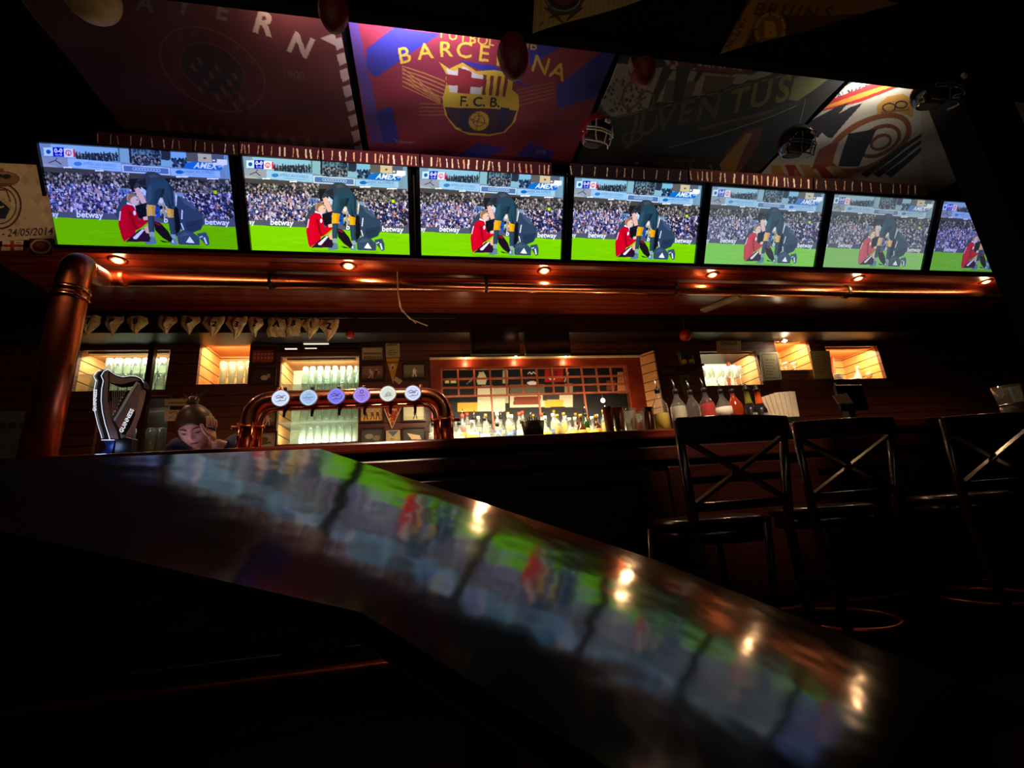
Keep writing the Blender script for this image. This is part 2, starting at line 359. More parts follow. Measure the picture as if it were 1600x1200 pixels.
cr2 = [(175, 170, 195), (215, 205, 220), (60, 65, 130), (35, 45, 95), (200, 150, 140), (90, 90, 130), (235, 225, 225), (70, 60, 75), (150, 120, 115), (40, 40, 60), (110, 120, 170), (30, 34, 48), (28, 30, 44)]
cv.speck(2600, (120, 400, 640, 612), cr2, 8); cv.speck(500, (600, 440, 1000, 640), cr2, 8)
cv.speck(2200, (1100, 470, 1490, 680), cr2+[(30, 34, 44)]*4, 8)
for i in range(14): cv.line([(150+i*26, 420), (160+i*26, 452)], 5, (110, 140, 165), .5)
cv.rect(1330, 440, 1355, 466, (190, 235, 40))
cv.poly([(140, 600), (640, 622), (1100, 650), (1500, 665), (1500, 730), (150, 652)], (82, 86, 100))
# pitch
cv.poly([(140, 645), (640, 668), (1100, 700), (1500, 722), (1500, 910), (150, 910)], (126, 204, 42))
for k in range(40):
    x = RNG.uniform(150, 1450); y = RNG.uniform(690, 880); cv.line([(x, y), (x+RNG.uniform(60, 260), y+RNG.uniform(2, 8))], 6, [(110, 190, 34), (136, 214, 50), (150, 220, 66)][k % 3], .5)
cv.text('betway', 415, 648, 66, (245, 246, 250), rot=.04, bold=.02); cv.text('betway', 1337, 703, 62, (245, 246, 250), rot=.04, bold=.02); cv.text('way', 148, 640, 56, (240, 240, 245), bold=.02); cv.text('b', 965, 685, 62, (245, 246, 250), bold=.02)
# figures on the pitch
NV = (52, 68, 88); TL = (44, 70, 84)
cv.poly([(600, 630), (625, 560), (665, 500), (720, 460), (775, 462), (720, 530), (650, 610), (630, 670)], (58, 68, 84))
cv.poly([(1030, 520), (1062, 478), (1120, 505), (1200, 575), (1238, 635), (1242, 690), (1215, 740), (1150, 765), (1105, 760), (1070, 735), (1040, 790), (1000, 800)], NV)
cv.poly([(1030, 560), (1060, 575), (1070, 720), (1040, 790), (1010, 700)], (14, 18, 26)); cv.line([(1090, 590), (1082, 660)], 9, (225, 230, 235)); cv.line([(1075, 690), (1090, 740)], 9, (225, 230, 235)); cv.line([(1110, 715), (1190, 690)], 6, (24, 34, 48))
cv.poly([(750, 560), (790, 545), (830, 560), (830, 650), (790, 660), (755, 640)], (16, 18, 24)); cv.poly([(900, 560), (935, 555), (940, 640), (900, 640)], (38, 90, 190)); cv.poly([(925, 500), (955, 495), (970, 640), (930, 655)], (170, 165, 135)); cv.speck(14, (905, 560, 965, 650), [(60, 90, 60), (225, 225, 215), (40, 50, 60)], 8); cv.ell(940, 520, 16, 20, (235, 220, 205)); cv.ell(938, 570, 12, 14, (18, 20, 24))
cv.poly([(800, 410), (835, 440), (838, 480), (815, 475)], (190, 215, 225)); cv.poly([(752, 425), (770, 412), (793, 425), (835, 530), (808, 560), (775, 490)], (238, 190, 170)); cv.poly([(790, 545), (832, 535), (832, 570), (800, 570)], (20, 24, 34))
cv.poly([(820, 320), (860, 300), (905, 297), (950, 318), (990, 362), (920, 360), (860, 370), (848, 420), (800, 405), (760, 430), (748, 420), (778, 365)], (52, 60, 68)); cv.poly([(770, 378), (840, 345), (845, 410), (800, 400)], (34, 38, 44))
cv.poly([(865, 368), (925, 350), (988, 362), (1030, 410), (1048, 470), (1045, 560), (1030, 590), (972, 560), (950, 480), (935, 500), (905, 560), (835, 548), (832, 480), (845, 420)], TL)
cv.poly([(1035, 440), (1062, 480), (1050, 560), (1036, 560)], (225, 220, 215)); cv.poly([(955, 430), (975, 425), (960, 480), (930, 500)], (20, 36, 44)); cv.poly([(985, 470), (1010, 560), (1025, 590), (1000, 580)], (24, 38, 48))
for a, sk in (([(835, 548), (897, 556), (886, 634), (830, 634)], 0), ([(968, 570), (1028, 588), (1024, 648), (982, 648)], 0)): cv.poly(a, (238, 184, 95))
cv.poly([(830, 634), (884, 636), (876, 762), (836, 760)], (52, 72, 86)); cv.poly([(980, 648), (1030, 646), (1030, 780), (992, 780)], (52, 72, 86)); cv.rect(838, 758, 874, 790, (150, 165, 175)); cv.rect(994, 776, 1028, 806, (150, 165, 175))
cv.poly([(800, 842), (845, 790), (880, 800), (884, 845), (850, 852), (800, 850)], (100, 130, 140)); cv.poly([(985, 852), (990, 808), (1030, 808), (1036, 856)], (110, 140, 150)); cv.line([(836, 792), (842, 815)], 9, (30, 45, 50)); cv.line([(1000, 815), (1006, 840)], 9, (235, 240, 240))
cv.ell(722, 502, 30, 36, (196, 150, 120)); cv.ell(750, 520, 30, 34, (238, 200, 175)); cv.poly([(700, 500), (712, 470), (745, 464), (780, 490), (748, 486), (720, 500), (706, 540)], (150, 118, 92)); cv.ell(768, 512, 6, 4, (60, 40, 35)); cv.poly([(692, 530), (750, 555), (745, 572), (690, 548)], (240, 235, 240))
RD = (205, 22, 40)
cv.poly([(688, 545), (735, 556), (760, 610), (768, 668), (828, 636), (834, 682), (772, 732), (745, 738), (732, 775), (650, 832), (636, 800), (618, 700), (626, 630), (650, 575)], RD)
cv.poly([(700, 600), (718, 600), (745, 720), (772, 732), (745, 742), (722, 705)], (150, 10, 28)); cv.ell(742, 612, 9, 18, (245, 240, 245)); cv.line([(640, 600), (628, 670)], 9, (240, 215, 225)); cv.poly([(800, 645), (834, 636), (834, 665), (805, 668)], (240, 200, 175))
cv.poly([(660, 832), (720, 778), (762, 742), (800, 730), (836, 770), (838, 832)], (44, 20, 44)); cv.poly([(718, 798), (790, 735), (804, 742), (742, 812), (720, 812)], (235, 225, 235)); cv.poly([(800, 728), (832, 700), (836, 770), (815, 765)], (238, 190, 150))
cv.poly([(878, 675), (925, 690), (975, 750), (1005, 815), (985, 838), (930, 800), (880, 742)], (26, 18, 24)); cv.line([(885, 690), (925, 705)], 9, (190, 30, 50)); cv.poly([(905, 818), (990, 838), (930, 836)], (20, 28, 14))
cv.poly([(1040, 840), (1040, 765), (1085, 742), (1160, 765), (1202, 800), (1198, 858), (1050, 854)], (58, 74, 92)); cv.poly([(1098, 838), (1130, 792), (1162, 842)], (240, 244, 248))
cv.poly([(1185, 770), (1250, 758), (1268, 800), (1270, 852), (1248, 864), (1222, 830), (1195, 800)], (60, 80, 98)); cv.line([(1235, 800), (1250, 850)], 12, (235, 240, 244)); cv.line([(1225, 790), (1200, 800)], 7, (225, 230, 234))
for pts, c, a in (([(1000, 372), (1030, 410), (1048, 470), (1045, 560), (1015, 560), (1015, 450)], (24, 44, 56), .6), ([(850, 420), (880, 400), (875, 500), (850, 545), (836, 540)], (64, 94, 108), .6), ([(900, 440), (945, 420), (960, 470), (930, 500), (905, 548), (890, 540)], (28, 48, 58), .6), ([(860, 325), (905, 310), (940, 335), (880, 350)], (78, 90, 100), .6),
    ([(1080, 490), (1120, 505), (1195, 575), (1180, 590), (1110, 540)], (84, 102, 122), .6), ([(1110, 680), (1235, 660), (1215, 735), (1150, 760), (1110, 740)], (36, 48, 64), .6), ([(640, 640), (660, 600), (690, 640), (680, 780), (650, 800)], (222, 40, 56), .6), ([(1050, 790), (1090, 760), (1150, 775), (1100, 790)], (80, 98, 116), .6), ([(870, 560), (895, 558), (886, 630), (872, 630)], (200, 140, 60), .7), ([(1005, 585), (1026, 590), (1022, 645), (1008, 645)], (200, 140, 60), .7),
    ([(868, 640), (882, 640), (874, 758), (864, 758)], (30, 46, 58), .6), ([(1018, 650), (1029, 650), (1029, 775), (1018, 775)], (30, 46, 58), .6), ([(640, 850), (1060, 862), (1250, 870), (1180, 885), (700, 868)], (84, 160, 24), .6)): cv.poly(pts, c, a)
# score and logos
cv.rect(122, 118, 186, 181, (205, 228, 240)); cv.ell(155, 150, 17, 17, (30, 90, 160)); cv.rect(188, 116, 266, 186, (20, 20, 170)); cv.text('0-0', 227, 156, 44, (240, 240, 255), bold=.03); cv.text('51:48', 227, 179, 22, (200, 205, 255), bold=.02); cv.rect(266, 126, 332, 190, (235, 235, 240)); cv.ring(299, 158, 19, 19, 7, (215, 60, 70)); cv.line([(299, 146), (299, 172)], 7, (215, 60, 70)); cv.rect(332, 130, 346, 190, (225, 70, 90))
cv.poly([(1120, 270), (1145, 232), (1200, 218), (1330, 238), (1410, 262), (1400, 285), (1180, 278)], (50, 115, 190)); cv.text('AMEX', 1280, 272, 62, (235, 242, 248), rot=.05, shear=.35, bold=.02); cv.rect(1340, 203, 1360, 216, (240, 243, 248)); cv.poly([(1372, 200), (1446, 205), (1446, 240), (1372, 236)], (240, 243, 248)); cv.rect(1345, 226, 1440, 246, (235, 240, 246)); cv.text('LIVE', 1400, 262, 22, (240, 244, 250))
cv.a = np.clip(cv.a, 0, 1)
scr_m = [painted('screen glow, cool blue', .15, 1.0, sat=1.05, tint=(.62, .72, 1.45)), painted('screen glow, vivid', .15, 1.15, sat=1.15, val=1.05),
         painted('screen glow, bright', .15, 1.2, sat=1.15, tint=(.97, 1, 1.1)), painted('screen glow, bright cyan', .15, 1.15, sat=1.15, tint=(.95, 1, 1.15)),
         painted('screen glow, paler', .15, .95, sat=.95, wash=.1, washcol=(.35, .5, .65), tint=(.9, 1, 1.15)), painted('screen glow, washed out', .15, .8, sat=.85, wash=.2, washcol=(.3, .42, .55)),
         painted('screen glow, violet', .15, .75, sat=1.0, wash=.04, tint=(.7, .75, 1.4))]
TVL = ['leftmost wall television, bluish football picture, beside the cream club flag', 'second television from the left, vivid football picture, below the gap by the striped flag', 'third television from the left, under the crest of the blue and red flag',
       'middle television of the row of seven, below the red helmet with grey face cage', 'fifth television from the left, with a slightly pale picture', 'sixth television from the left, washed-out picture', 'rightmost television, violet picture cut off by the dark pillar']
st, ct = math.sin(TT), math.cos(TT)
def tvp(x, z, d=0): # along, up the tilted face, toward the room
    return Vector((x, -z*st-d*ct, z*ct-d*st))
def tvm(): return Matrix(((1, 0, 0, 0), (0, ct, -st, 0), (0, st, ct, 0), (0, 0, 0, 1)))
TM = tvm()
scr_mesh = None
for k in range(7):
    t = thing('television', (TX0+TS*k, TY0, TZ0), TVL[k], 'television', 'televisions in a row above the bar')
    if k == 0:
        bz = .028
        b = MB()
        for q in ((-bz, TW+bz, -.05, -.002), (-bz, TW+bz, TH+.002, TH+bz), (-bz, -.002, -.05, TH+bz), (TW+.002, TW+bz, -.05, TH+bz)): b.box(q[0], q[1], -.02, .035, q[2], q[3], M=TM)
        fr = b.build('bezel', blackgloss, t, bevel=.004)
        bk = MB().box(-bz, TW+bz, .012, .05, -.05, TH+bz, M=TM).box(.25, TW-.25, .05, .1, .12, TH-.1, M=TM).build('back_cover', black, t)
        lo = MB().box(TW/2-.03, TW/2+.03, -.023, -.02, -.035, -.025, M=TM).build('maker_badge', silver, t)
        br = MB().box(TW/2-.03, TW/2+.03, .1, .2, .25, .31, M=TM).build('wall_bracket', black, t)
        sc = sheet('screen', cv, lambda u, v: np.stack([u*TW, -(1-v)*TH*st, (1-v)*TH*ct], -1), scr_m[0], parent=t)
        first = (fr, bk, lo, br, sc)
    else:
        for o in first:
            c = o.copy(); COL.objects.link(c); c.parent = t
            if o.name.startswith('screen'): c.material_slots[0].link = 'OBJECT'; c.material_slots[0].material = scr_m[k]
# ------------------------------------------------------------------ downlights in the soffit
dm = mat('bright lamp lens', (1, .8, .5), .3, emit=14, ecol=(1, .62, .3)); brass = mat('brass trim', rgb(200, 130, 70), .3, 1)
for i in range(6):
    x = -2.13+1.567*i; L = ['above the copper elbow at the far left', 'under the second screen', 'under the gap right of the third screen', 'under the fifth screen', 'under the sixth screen', 'beside the dark pillar at the right end'][i]
    t = thing('downlight', (x, 3.325, SZ), 'small round recessed warm downlight '+L, 'ceiling light', 'downlights under the televisions')
    MB().lathe([(.036, 0), (.055, 0), (.055, -.008), (.036, -.012), (.036, 0)], t.location, 24).build('trim_ring', brass, t, org=t.location, smooth=True)
    MB().lathe([(0, -.016), (.02, -.014), (.034, -.004), (.034, 0)], t.location, 20).build('lens', dm, t, org=t.location, smooth=True)
    link_light('lamp_light', 'SPOT', (x, 3.325, SZ-.03), 26, WARM, .03, parent=t, spot_size=2.3, spot_blend=.6)
    link_light('glow_light', 'POINT', (x, 3.325, SZ-.05), 2.0, WARM, .03, parent=t)
# ------------------------------------------------------------------ big copper pipe
PX, PY = -1.69, 2.42
c1 = A(113, 428, PY); yh, zh = 3.46, 2.625
def arc(p0, p1, p2, n=10):
    p0, p1, p2 = map(Vector, (p0, p1, p2)); return [p0*(1-t)**2+p1*2*t*(1-t)+p2*t*t for t in [i/n for i in range(n+1)]]
base = A(62, 700, PY); px0 = base.x
top = A(118, 408, PY)
t = thing('copper_pipe', (px0, PY, 1.15), 'thick copper pipe rising from the bar and running under the televisions', 'pipe')
R0 = .068
ht = top.z-.02
E2 = Vector((A(160, 432, yh).x, yh, zh)); E1 = Vector((px0, PY, ht)); dE = (E2-E1).normalized()
path = [Vector((px0, PY, 1.15)), Vector((px0, PY, ht-.12))]+arc((px0, PY, ht-.1), (px0, PY, ht), E1+dE*.12, 8)
MB().tube(path, R0, 28).build('upright', copper2, t, org=t.location, smooth=True)
E1 = E1+dE*.1
MB().tube([E1+(E2-E1)*(i/6) for i in range(6)]+arc(E1+(E2-E1)*.9, E2, (E2.x+.16, yh, zh), 8), .062, 28).build('offset_bend', copper2, t, org=t.location, smooth=True)
MB().tube([(E2.x+.15, yh, zh), (6.3, yh, zh)], .058, 28).build('long_run', copper, t, org=t.location, smooth=True)
for z in (ht-.15, ht-.19): MB().tube([(px0, PY, z-.012), (px0, PY, z+.012)], R0+.008, 28).build('joint_ring', copper, t, org=t.location, smooth=True)
for x in (-1.15, -.0+.52, 2.25, 4.1):
    b = MB().tube([(x-.012, yh, zh), (x+.012, yh, zh)], .066, 20); b.bar((x, yh, zh+.06), (x, yh, SZ), .02, .02); b.tube([(x, yh, zh-.06), (x, yh, zh-.075)], .012, 8)
    b.build('hanger', black, t, org=t.location)
# soffit details
p = A(1098, 486, Z=SZ-.012); q = A(1155, 463, Z=SZ-.012)
tag(MB().bar(p, q, .1, .02).build('pale_batten', mat('pale painted wood', rgb(190, 180, 150), .6)), 'short pale batten fixed slantwise under the soffit', 'batten')
b = MB().tube([(-.2, 3.4, 2.7), A(622, 458, 3.35), A(625, 480, 3.4), A(640, 498, 3.5), A(668, 509, 3.6)], .005, 6); b.tube([A(622, 458, 3.35), A(628, 486, 3.4), A(650, 505, 3.5)], .004, 6)
tag(b.build('loose_cable', mat('pale cable', rgb(190, 170, 140), .6)), 'loose pale cable dangling from the soffit over the taps', 'cable')
# ------------------------------------------------------------------ niches in the back wall
nlab = dict(n1='wide wall niche at the left behind the harp tap, holding rows of upturned glasses', n1b='dim lower wall niche behind the harp tap with glasses low down', n2='small bright pine niche of tall beer glasses left of the framed pictures',
            n3='tall wall niche behind the copper draught tower, stacked with four rows of glasses', n4='bright niche crowded with wine glasses under the framed sign', n5='small bright pine niche between the two menu boards', n6='bright pine niche with plates and a flask at the right end of the bar')
whitewood = mat('cream painted back board', rgb(200, 205, 180), .6)
shelfg = glassy('shelf glass', (.93, .95, .93), .05)
def niche(key, back, side, depth, shelves, power, col=(1, .85, .6), shelf_m=None, lightz=.03):
    x0, x1, z0, z1 = OP[key]; t = thing('wall_niche', ((x0+x1)/2, WY, z0), nlab[key], 'niche')
    Y1 = WY+.042+depth; L = t.location; e = .002
    MB().box(x0, x1, Y1-.02, Y1, z0, z1).build('back_panel', back, t, org=L)
    for a, c in ((x0-.02, x0), (x1, x1+.02)): MB().box(a, c, WY+.042, Y1, z0-.02, z1+.02).build('side_panel', side, t, org=L)
    MB().box(x0, x1, WY+.042, Y1-.021, z1, z1+.02).build('top_panel', side, t, org=L)
    MB().box(x0, x1, WY+.042, Y1-.021, z0-.02, z0).build('bottom_panel', darkwood, t, org=L)
    for z in shelves: MB().box(x0+e, x1-e, WY+.045, Y1-.022, z-.012, z).build('shelf', shelf_m or shelfg, t, org=L)
    if power:
        MB().box(x0+.04, x1-.04, WY+.05, WY+.07, z1-.015, z1-.002).build('light_strip', darkwood, t, org=L)
        link_light('niche_light', 'AREA', ((x0+x1)/2, WY+.1, z1-.02), power, col, (max(.1, x1-x0-.1), .06), parent=t, rot=(math.radians(25), 0, 0))
    return t
SB = A(830, 688, 4.25).z
def wallz(px_, y): return A(px_, y, WY).z
CW = (.95, 1, .72); YW = (1, .78, .42)
n3z = [wallz(500, y) for y in (597, 624, 655, 689)]
niche('n1', whitewood, pine, .42, [wallz(190, 581)], 8, CW)
niche('n1b', darkwood, darkwood, .42, [wallz(235, 640)], 1.2, CW)
niche('n2', pine, pine, .42, [], 7, YW)
nn = niche('n3', whitewood, pine, .42, n3z[:3], 10, CW)
link_light('lower_niche_light', 'AREA', ((OP['n3'][0]+OP['n3'][1])/2, WY+.06, OP['n3'][2]+.02), 5, CW, (OP['n3'][1]-OP['n3'][0]-.1, .05), parent=nn, rot=(math.radians(150), 0, 0))
niche('n4', whitewood, pine, .45, [], 11, (1, .93, .7))
niche('n5', pine, pine, .45, [], 10, YW)
niche('n6', pine, pine, .5, [], 16, YW)
for k, x in (('n1b', 205), ):
    pass
# post in front of the left niche
tag(MB().box(A(228, 590, 4.46).x, A(237, 590, 4.46).x, 4.44, 4.49, 1.5, 2.6).build('niche_post', darkwood), 'narrow dark wooden post in front of the left wall niche', 'post')
# ------------------------------------------------------------------ glasses
def tumbler(name, label, prof, m, group, n=14):
    t = thing(name, (0, 0, -5), label, 'glass', group); MB().lathe(prof, (0, 0, 0), n).build('bowl', m, t, smooth=True); return t
up_prof = [(.026, .0), (.04, .0), (.038, .0), (.040, .03), (.030, .145), (.0, .15)]     # upturned: rim below
up_prof = [(.041, 0), (.040, .05), (.034, .14), (.031, .15), (0, .15), (0, .142), (.029, .14), (.038, .04), (.0395, 0)]
tall_prof = [(0, 0), (.028, 0), (.03, .005), (.026, .05), (.034, .16), (.036, .22), (.034, .22), (.031, .15), (.023, .05), (0, .02)]
tum = tumbler('beer_glass', 'x', up_prof, glassm, 'upturned beer glasses in the wall niches'); used = [0]
def place(root, loc, label, rz=0, group=None, scale=None):
    if not root.get('used'):
        root['used'] = 1; root.location = loc; root['label'] = label; root.rotation_euler = (0, 0, rz)
        if group: root['group'] = group
        if scale: root.scale = scale
        return root
    return dup(root, loc, label, rz, group, scale)
def row(root, key, z, n, Y, what, f0=.08, f1=.95, grp=None, scale=None):
    x0, x1 = OP[key][:2]
    for i in range(n):
        place(root, (x0+(x1-x0)*(f0+(f1-f0)*i/(n-1)), Y+random.uniform(-.008, .008), z+.001), '%s, %s' % (what, nth(i, n)), 0, grp, scale)
yF, yB = WY+.13, WY+.3
row(tum, 'n1', wallz(190, 581), 8, yF, 'upturned glass, upper shelf behind the harp tap', .25, scale=(.95, .95, 1.1))
row(tum, 'n1', OP['n1'][2], 9, yF, 'upturned glass, lower row behind the harp tap', .12, scale=(.95, .95, 1.15))
row(tum, 'n1b', OP['n1b'][2], 5, yF, 'dim upturned glass behind the harp tap foot', .42, scale=(1.1, 1.1, 1.5))
rn = ['top', 'second', 'third', 'bottom']
for i in range(4):
    row(tum, 'n3', n3z[i] if i < 3 else OP['n3'][2], 8, yF, 'upturned glass, %s row behind the draught tower' % rn[i], .27, .95, scale=(.84, .84, 1.28))
row(tum, 'n3', n3z[0], 7, yB, 'upturned glass, rear of top row behind the tower', .3, .93, scale=(.9, .9, 1.55))
tl = tumbler('tall_beer_glass', 'x', tall_prof, glassw, 'tall beer glasses in the small pine niche')
row(tl, 'n2', OP['n2'][2], 4, yF, 'tall beer glass, front row of the small pine niche', .38, .9, scale=(.95, .95, 1.15))
row(tl, 'n2', OP['n2'][2], 4, yB-.05, 'tall beer glass, rear row of the small pine niche', .28, .8, scale=(.95, .95, 1.2))
# ------------------------------------------------------------------ wine glasses
wg = thing('wine_glass', (0, 0, -5), 'x', 'glass', 'wine glasses crowded in the bright niche')
MB().lathe([(.0, 0), (.034, 0), (.034, .002), (.006, .006), (.004, .08), (.0, .08)], n=14).build('stem', glassw, wg, smooth=True)
MB().lathe([(.004, .08), (.03, .1), (.038, .13), (.036, .16), (.030, .185), (.029, .185), (.035, .16), (.036, .13), (.028, .102), (0, .085)], n=16).build('bowl', glassw, wg, smooth=True)
x0, x1, z0, z1 = OP['n4']
for r in range(2):
    for i in range(5):
        place(wg, (x0+.05+(x1-x0-.25)*i/4+.03*r, WY+.1+.13*r, z0+.002), 'wine glass, %s row of the crowded niche, %s' % (['front', 'back'][r], nth(i, 5)), 0, scale=(1.05, 1.05, 1.35+.3*r))
x0, x1, z0, z1 = OP['n5']
for i in range(3): place(wg, (x0+.07+i*.12, WY+.12, z0+.002), 'short stemmed glass between the menu boards, %s' % nth(i, 3), 0, 'short glasses between the menu boards', (1, 1, .7))
# plates, flask and jar in the right niche
x0, x1, z0, z1 = OP['n6']; plm = mat('white glazed china', (.75, .73, .66), .25)
for i in range(5):
    o = MB().lathe([(0, 0), (.06, 0), (.1, .014), (.1, .018), (.06, .006), (0, .006)], n=24).build('plate', plm, smooth=True); o.location = (x0+.22, WY+.2, z0+.002+i*.02)
    tag(o, 'white plate in the right niche stack, %s' % ['at the bottom', 'second from the bottom', 'in the middle', 'second from the top', 'on top'][i], 'plate', 'stacked white plates')
o = MB().lathe([(0, 0), (.09, 0), (.1, .035), (.097, .035), (.085, .006), (0, .006)], n=24).build('serving_bowl', plm, smooth=True); o.location = (x0+.44, WY+.17, z0+.002); tag(o, 'low white bowl right of the plate stack in the right pine niche', 'bowl')
t = thing('glass_flask', (x0+.6, WY+.24, z0), 'clear tilted flask with long neck behind the white bowl in the right niche', 'flask')
b = MB().lathe([(0, 0), (.05, .0), (.055, .05), (.04, .11), (.02, .15), (.02, .2), (.03, .205), (.018, .2), (.018, .15), (.037, .11), (.05, .05), (0, .01)], n=18, M=Matrix.Rotation(math.radians(14), 4, 'Y')); b.build('body', glassw, t, smooth=True)
MB().lathe([(0, .205), (.022, .205), (.028, .23), (0, .25)], n=14, M=Matrix.Rotation(math.radians(14), 4, 'Y')).build('stopper', glassw, t, smooth=True)
b = MB().tube([(0, 0, .0), (.0, 0, .1), (.02, 0, .19)], [.03, .035, .02], 12); o = b.build('glass_jug', glassw, smooth=True); o.location = (x0+.06, WY+.15, z0+.002); tag(o, 'small glass jug at the left end of the right pine niche', 'jug')
for i in range(2): place(wg, (x0+.76+i*.1, WY+.2, z0+.002), 'yellowish stemmed glass in the right niche, %s' % ['nearer the flask', 'at the very end'][i], 0, 'stemmed glasses in the right niche', (1.1, 1.1, .75))
# pine braces leaning in the right niches
for key, f in (('n4', .78), ('n5', .4), ('n6', .55)):
    x0, x1, z0, z1 = OP[key]; xx = x0+(x1-x0)*f
    tag(MB().bar((xx, WY+.4, z0+.02), (xx+.07, WY+.4, z1-.01), .035, .03).build('wooden_brace', mat('reddish brace wood', rgb(150, 60, 30), .5)), {'n4': 'thin reddish brace at the back of the wine glass niche', 'n5': 'thin reddish brace at the back of the niche between the menu boards', 'n6': 'thin reddish brace at the back of the plate niche'}[key], 'brace')
# ------------------------------------------------------------------ lattice cabinet in the middle
x0, x1, z0, z1 = OP['g']
t = thing('lattice_cabinet', ((x0+x1)/2, WY, z0), 'wide red wooden frame with a lattice of small compartments above the lit bottles', 'cabinet'); L = t.location
X0, X1 = A(672, 600, WY).x, A(1004, 600, WY).x; ZT = A(830, 562, WY).z
fr = MB().box(X0, X1, WY-.05, WY-.002, z1-.0, ZT+.01).box(X0, x0, WY-.05, WY-.002, z0, z1).box(x1, X1, WY-.05, WY-.002, z0, z1)
fr.build('outer_frame', frame_red, t, org=L, bevel=.006)
MB().box(X0, X1, WY-.075, WY-.05, ZT-.005, ZT+.012).build('top_edge_strip', mat('pale edge strip', rgb(225, 200, 160), .5), t, org=L)
zl = [z1-.005, A(830, 591, WY).z, A(830, 604, WY).z, A(830, 617, WY).z]
for z in zl: MB().box(x0, x1, WY-.03, WY-.012, z-.009, z+.009).build('lattice_rail', lattice_m, t, org=L)
n = 12
for i in range(n+1):
    x = x0+.01+(x1-x0-.02)*i/n; MB().box(x-.009, x+.009, WY-.032, WY-.01, (z0 if i in (3, 6, 9) else zl[3]), z1).build('lattice_post', lattice_m, t, org=L)
BP = [(676, 566), (1000, 560), (1000, 700), (676, 706)]; ZB = lambda x, y: (660+x/3.81, 470+y/3.81)
cvb = Canvas(320, 140, (14, 11, 10), homog(BP, [(0, 0), (319, 0), (319, 139), (0, 139)]))
def zr(x0_, y0_, x1_, y1_, c): cvb.poly([ZB(x0_, y0_), ZB(x1_, y0_-3), (ZB(x1_, y1_-3)), ZB(x0_, y1_)], c)
for q in ((120, 440, 290, 505, (16, 14, 14)), (130, 480, 150, 498, (235, 220, 150)), (160, 482, 190, 498, (235, 220, 150)), (205, 585, 312, 618, (22, 18, 16)), (200, 616, 312, 668, (205, 150, 45)), (310, 515, 400, 668, (205, 195, 165)), (400, 525, 490, 620, (170, 160, 130)), (400, 590, 470, 668, (210, 200, 170)),
          (495, 505, 700, 580, (90, 85, 65)), (495, 570, 880, 642, (205, 192, 160)), (455, 420, 485, 500, (175, 165, 135)), (505, 420, 590, 490, (20, 18, 26)), (700, 412, 812, 492, (175, 22, 14)), (730, 420, 780, 460, (120, 12, 8)), (690, 565, 790, 600, (60, 54, 44)), (700, 600, 815, 642, (215, 165, 50)), (820, 500, 870, 560, (140, 120, 90)), (870, 560, 960, 650, (30, 26, 22)), (880, 420, 950, 500, (24, 20, 22)), (960, 440, 1040, 560, (36, 26, 22)), (1150, 430, 1215, 560, (205, 130, 80)), (1080, 480, 1140, 540, (110, 60, 35))): zr(*q)
cvb.poly([ZB(520, 580), ZB(545, 578), ZB(680, 574), ZB(672, 625), ZB(515, 628)], (120, 52, 34)); cvb.poly([ZB(305, 480), ZB(320, 430), ZB(345, 425), ZB(365, 470), ZB(355, 505), ZB(312, 505)], (215, 205, 170)); cvb.line([ZB(600, 440), ZB(612, 428), ZB(622, 440), ZB(635, 428), ZB(650, 440)], 1.6, (230, 225, 215)); cvb.ell(*ZB(628, 496), 8, 3, (232, 226, 215)); cvb.line([ZB(250, 500), ZB(285, 470), ZB(290, 440)], 1, (170, 170, 170)); cvb.line([ZB(845, 430), ZB(820, 490)], 2, (180, 175, 160)); cvb.ell(*ZB(745, 470), 5, 2, (235, 200, 190))
BPW = [np.array(list(A(x, y, WY+.5))) for x, y in BP]
def fbp(u, v): u = u[:, None]; v = v[:, None]; return (BPW[0]*(1-u)+BPW[1]*u)*(1-v)+(BPW[3]*(1-u)+BPW[2]*u)*v
sheet('reflection_panel', cvb, fbp, painted('painted reflections behind the lattice', .6), parent=t, org=L)  # room reflections painted on a flat panel in place of a mirror
MB().box(x0-.3, x1+.5, WY+.51, WY+.53, z0-.1, z1+.1).build('rear_board', darkwood, t, org=L)
MB().box(x0-.02, x1+.02, WY+.045, WY+.5, z0-.03, z0).build('cabinet_floor', darkwood, t, org=L)
link_light('panel_fill_light', 'AREA', ((x0+x1)/2, WY+.2, z0+.3), 16, (1, .8, .55), (x1-x0, .1), parent=t, rot=(math.radians(110), 0, 0))  # added lamp that brightens the painted panel
# pine panel right of the lattice, little lamps on its top edge
xa, xb = A(1006, 620, WY-.02).x, A(1019, 620, WY-.02).x
zp1 = A(1006, 557, WY).z
tag(MB().prism([(xa+.0, WY-.04, SB-.02), (xb, WY-.2, SB-.02), (xb, WY-.2, zp1), (xa, WY-.04, zp1)], (.02, .01, 0)).build('pine_panel', pine), 'slanting pine board panel right of the red lattice cabinet', 'panel')
bulbm = mat('warm bulb', (1, .8, .5), .4, emit=25, ecol=(1, .85, .55))
for i, (x, y) in enumerate(((728, 559), (806, 557), (884, 557))):
    c = A(x, y, WY-.1); t = thing('mini_lamp', c, 'tiny warm lamp on the top edge of the red lattice cabinet, %s' % ['left', 'middle', 'right'][i], 'lamp', 'tiny lamps over the lattice cabinet')
    MB().lathe([(0, -.012), (.012, -.006), (.014, .004), (.006, .012), (0, .013)], c, 12).build('bulb', bulbm, t, org=c, smooth=True)
    MB().lathe([(.016, .0), (.018, .01), (.006, .025), (0, .025)], c, 12).box(c.x-.006, c.x+.006, c.y, WY-.04, c.z+.005, c.z+.017).build('socket', black, t, org=c)
    link_light('lamp_light', 'POINT', c+Vector((0, -.02, -.035)), 1.1, (1, .6, .25), .02, parent=t)
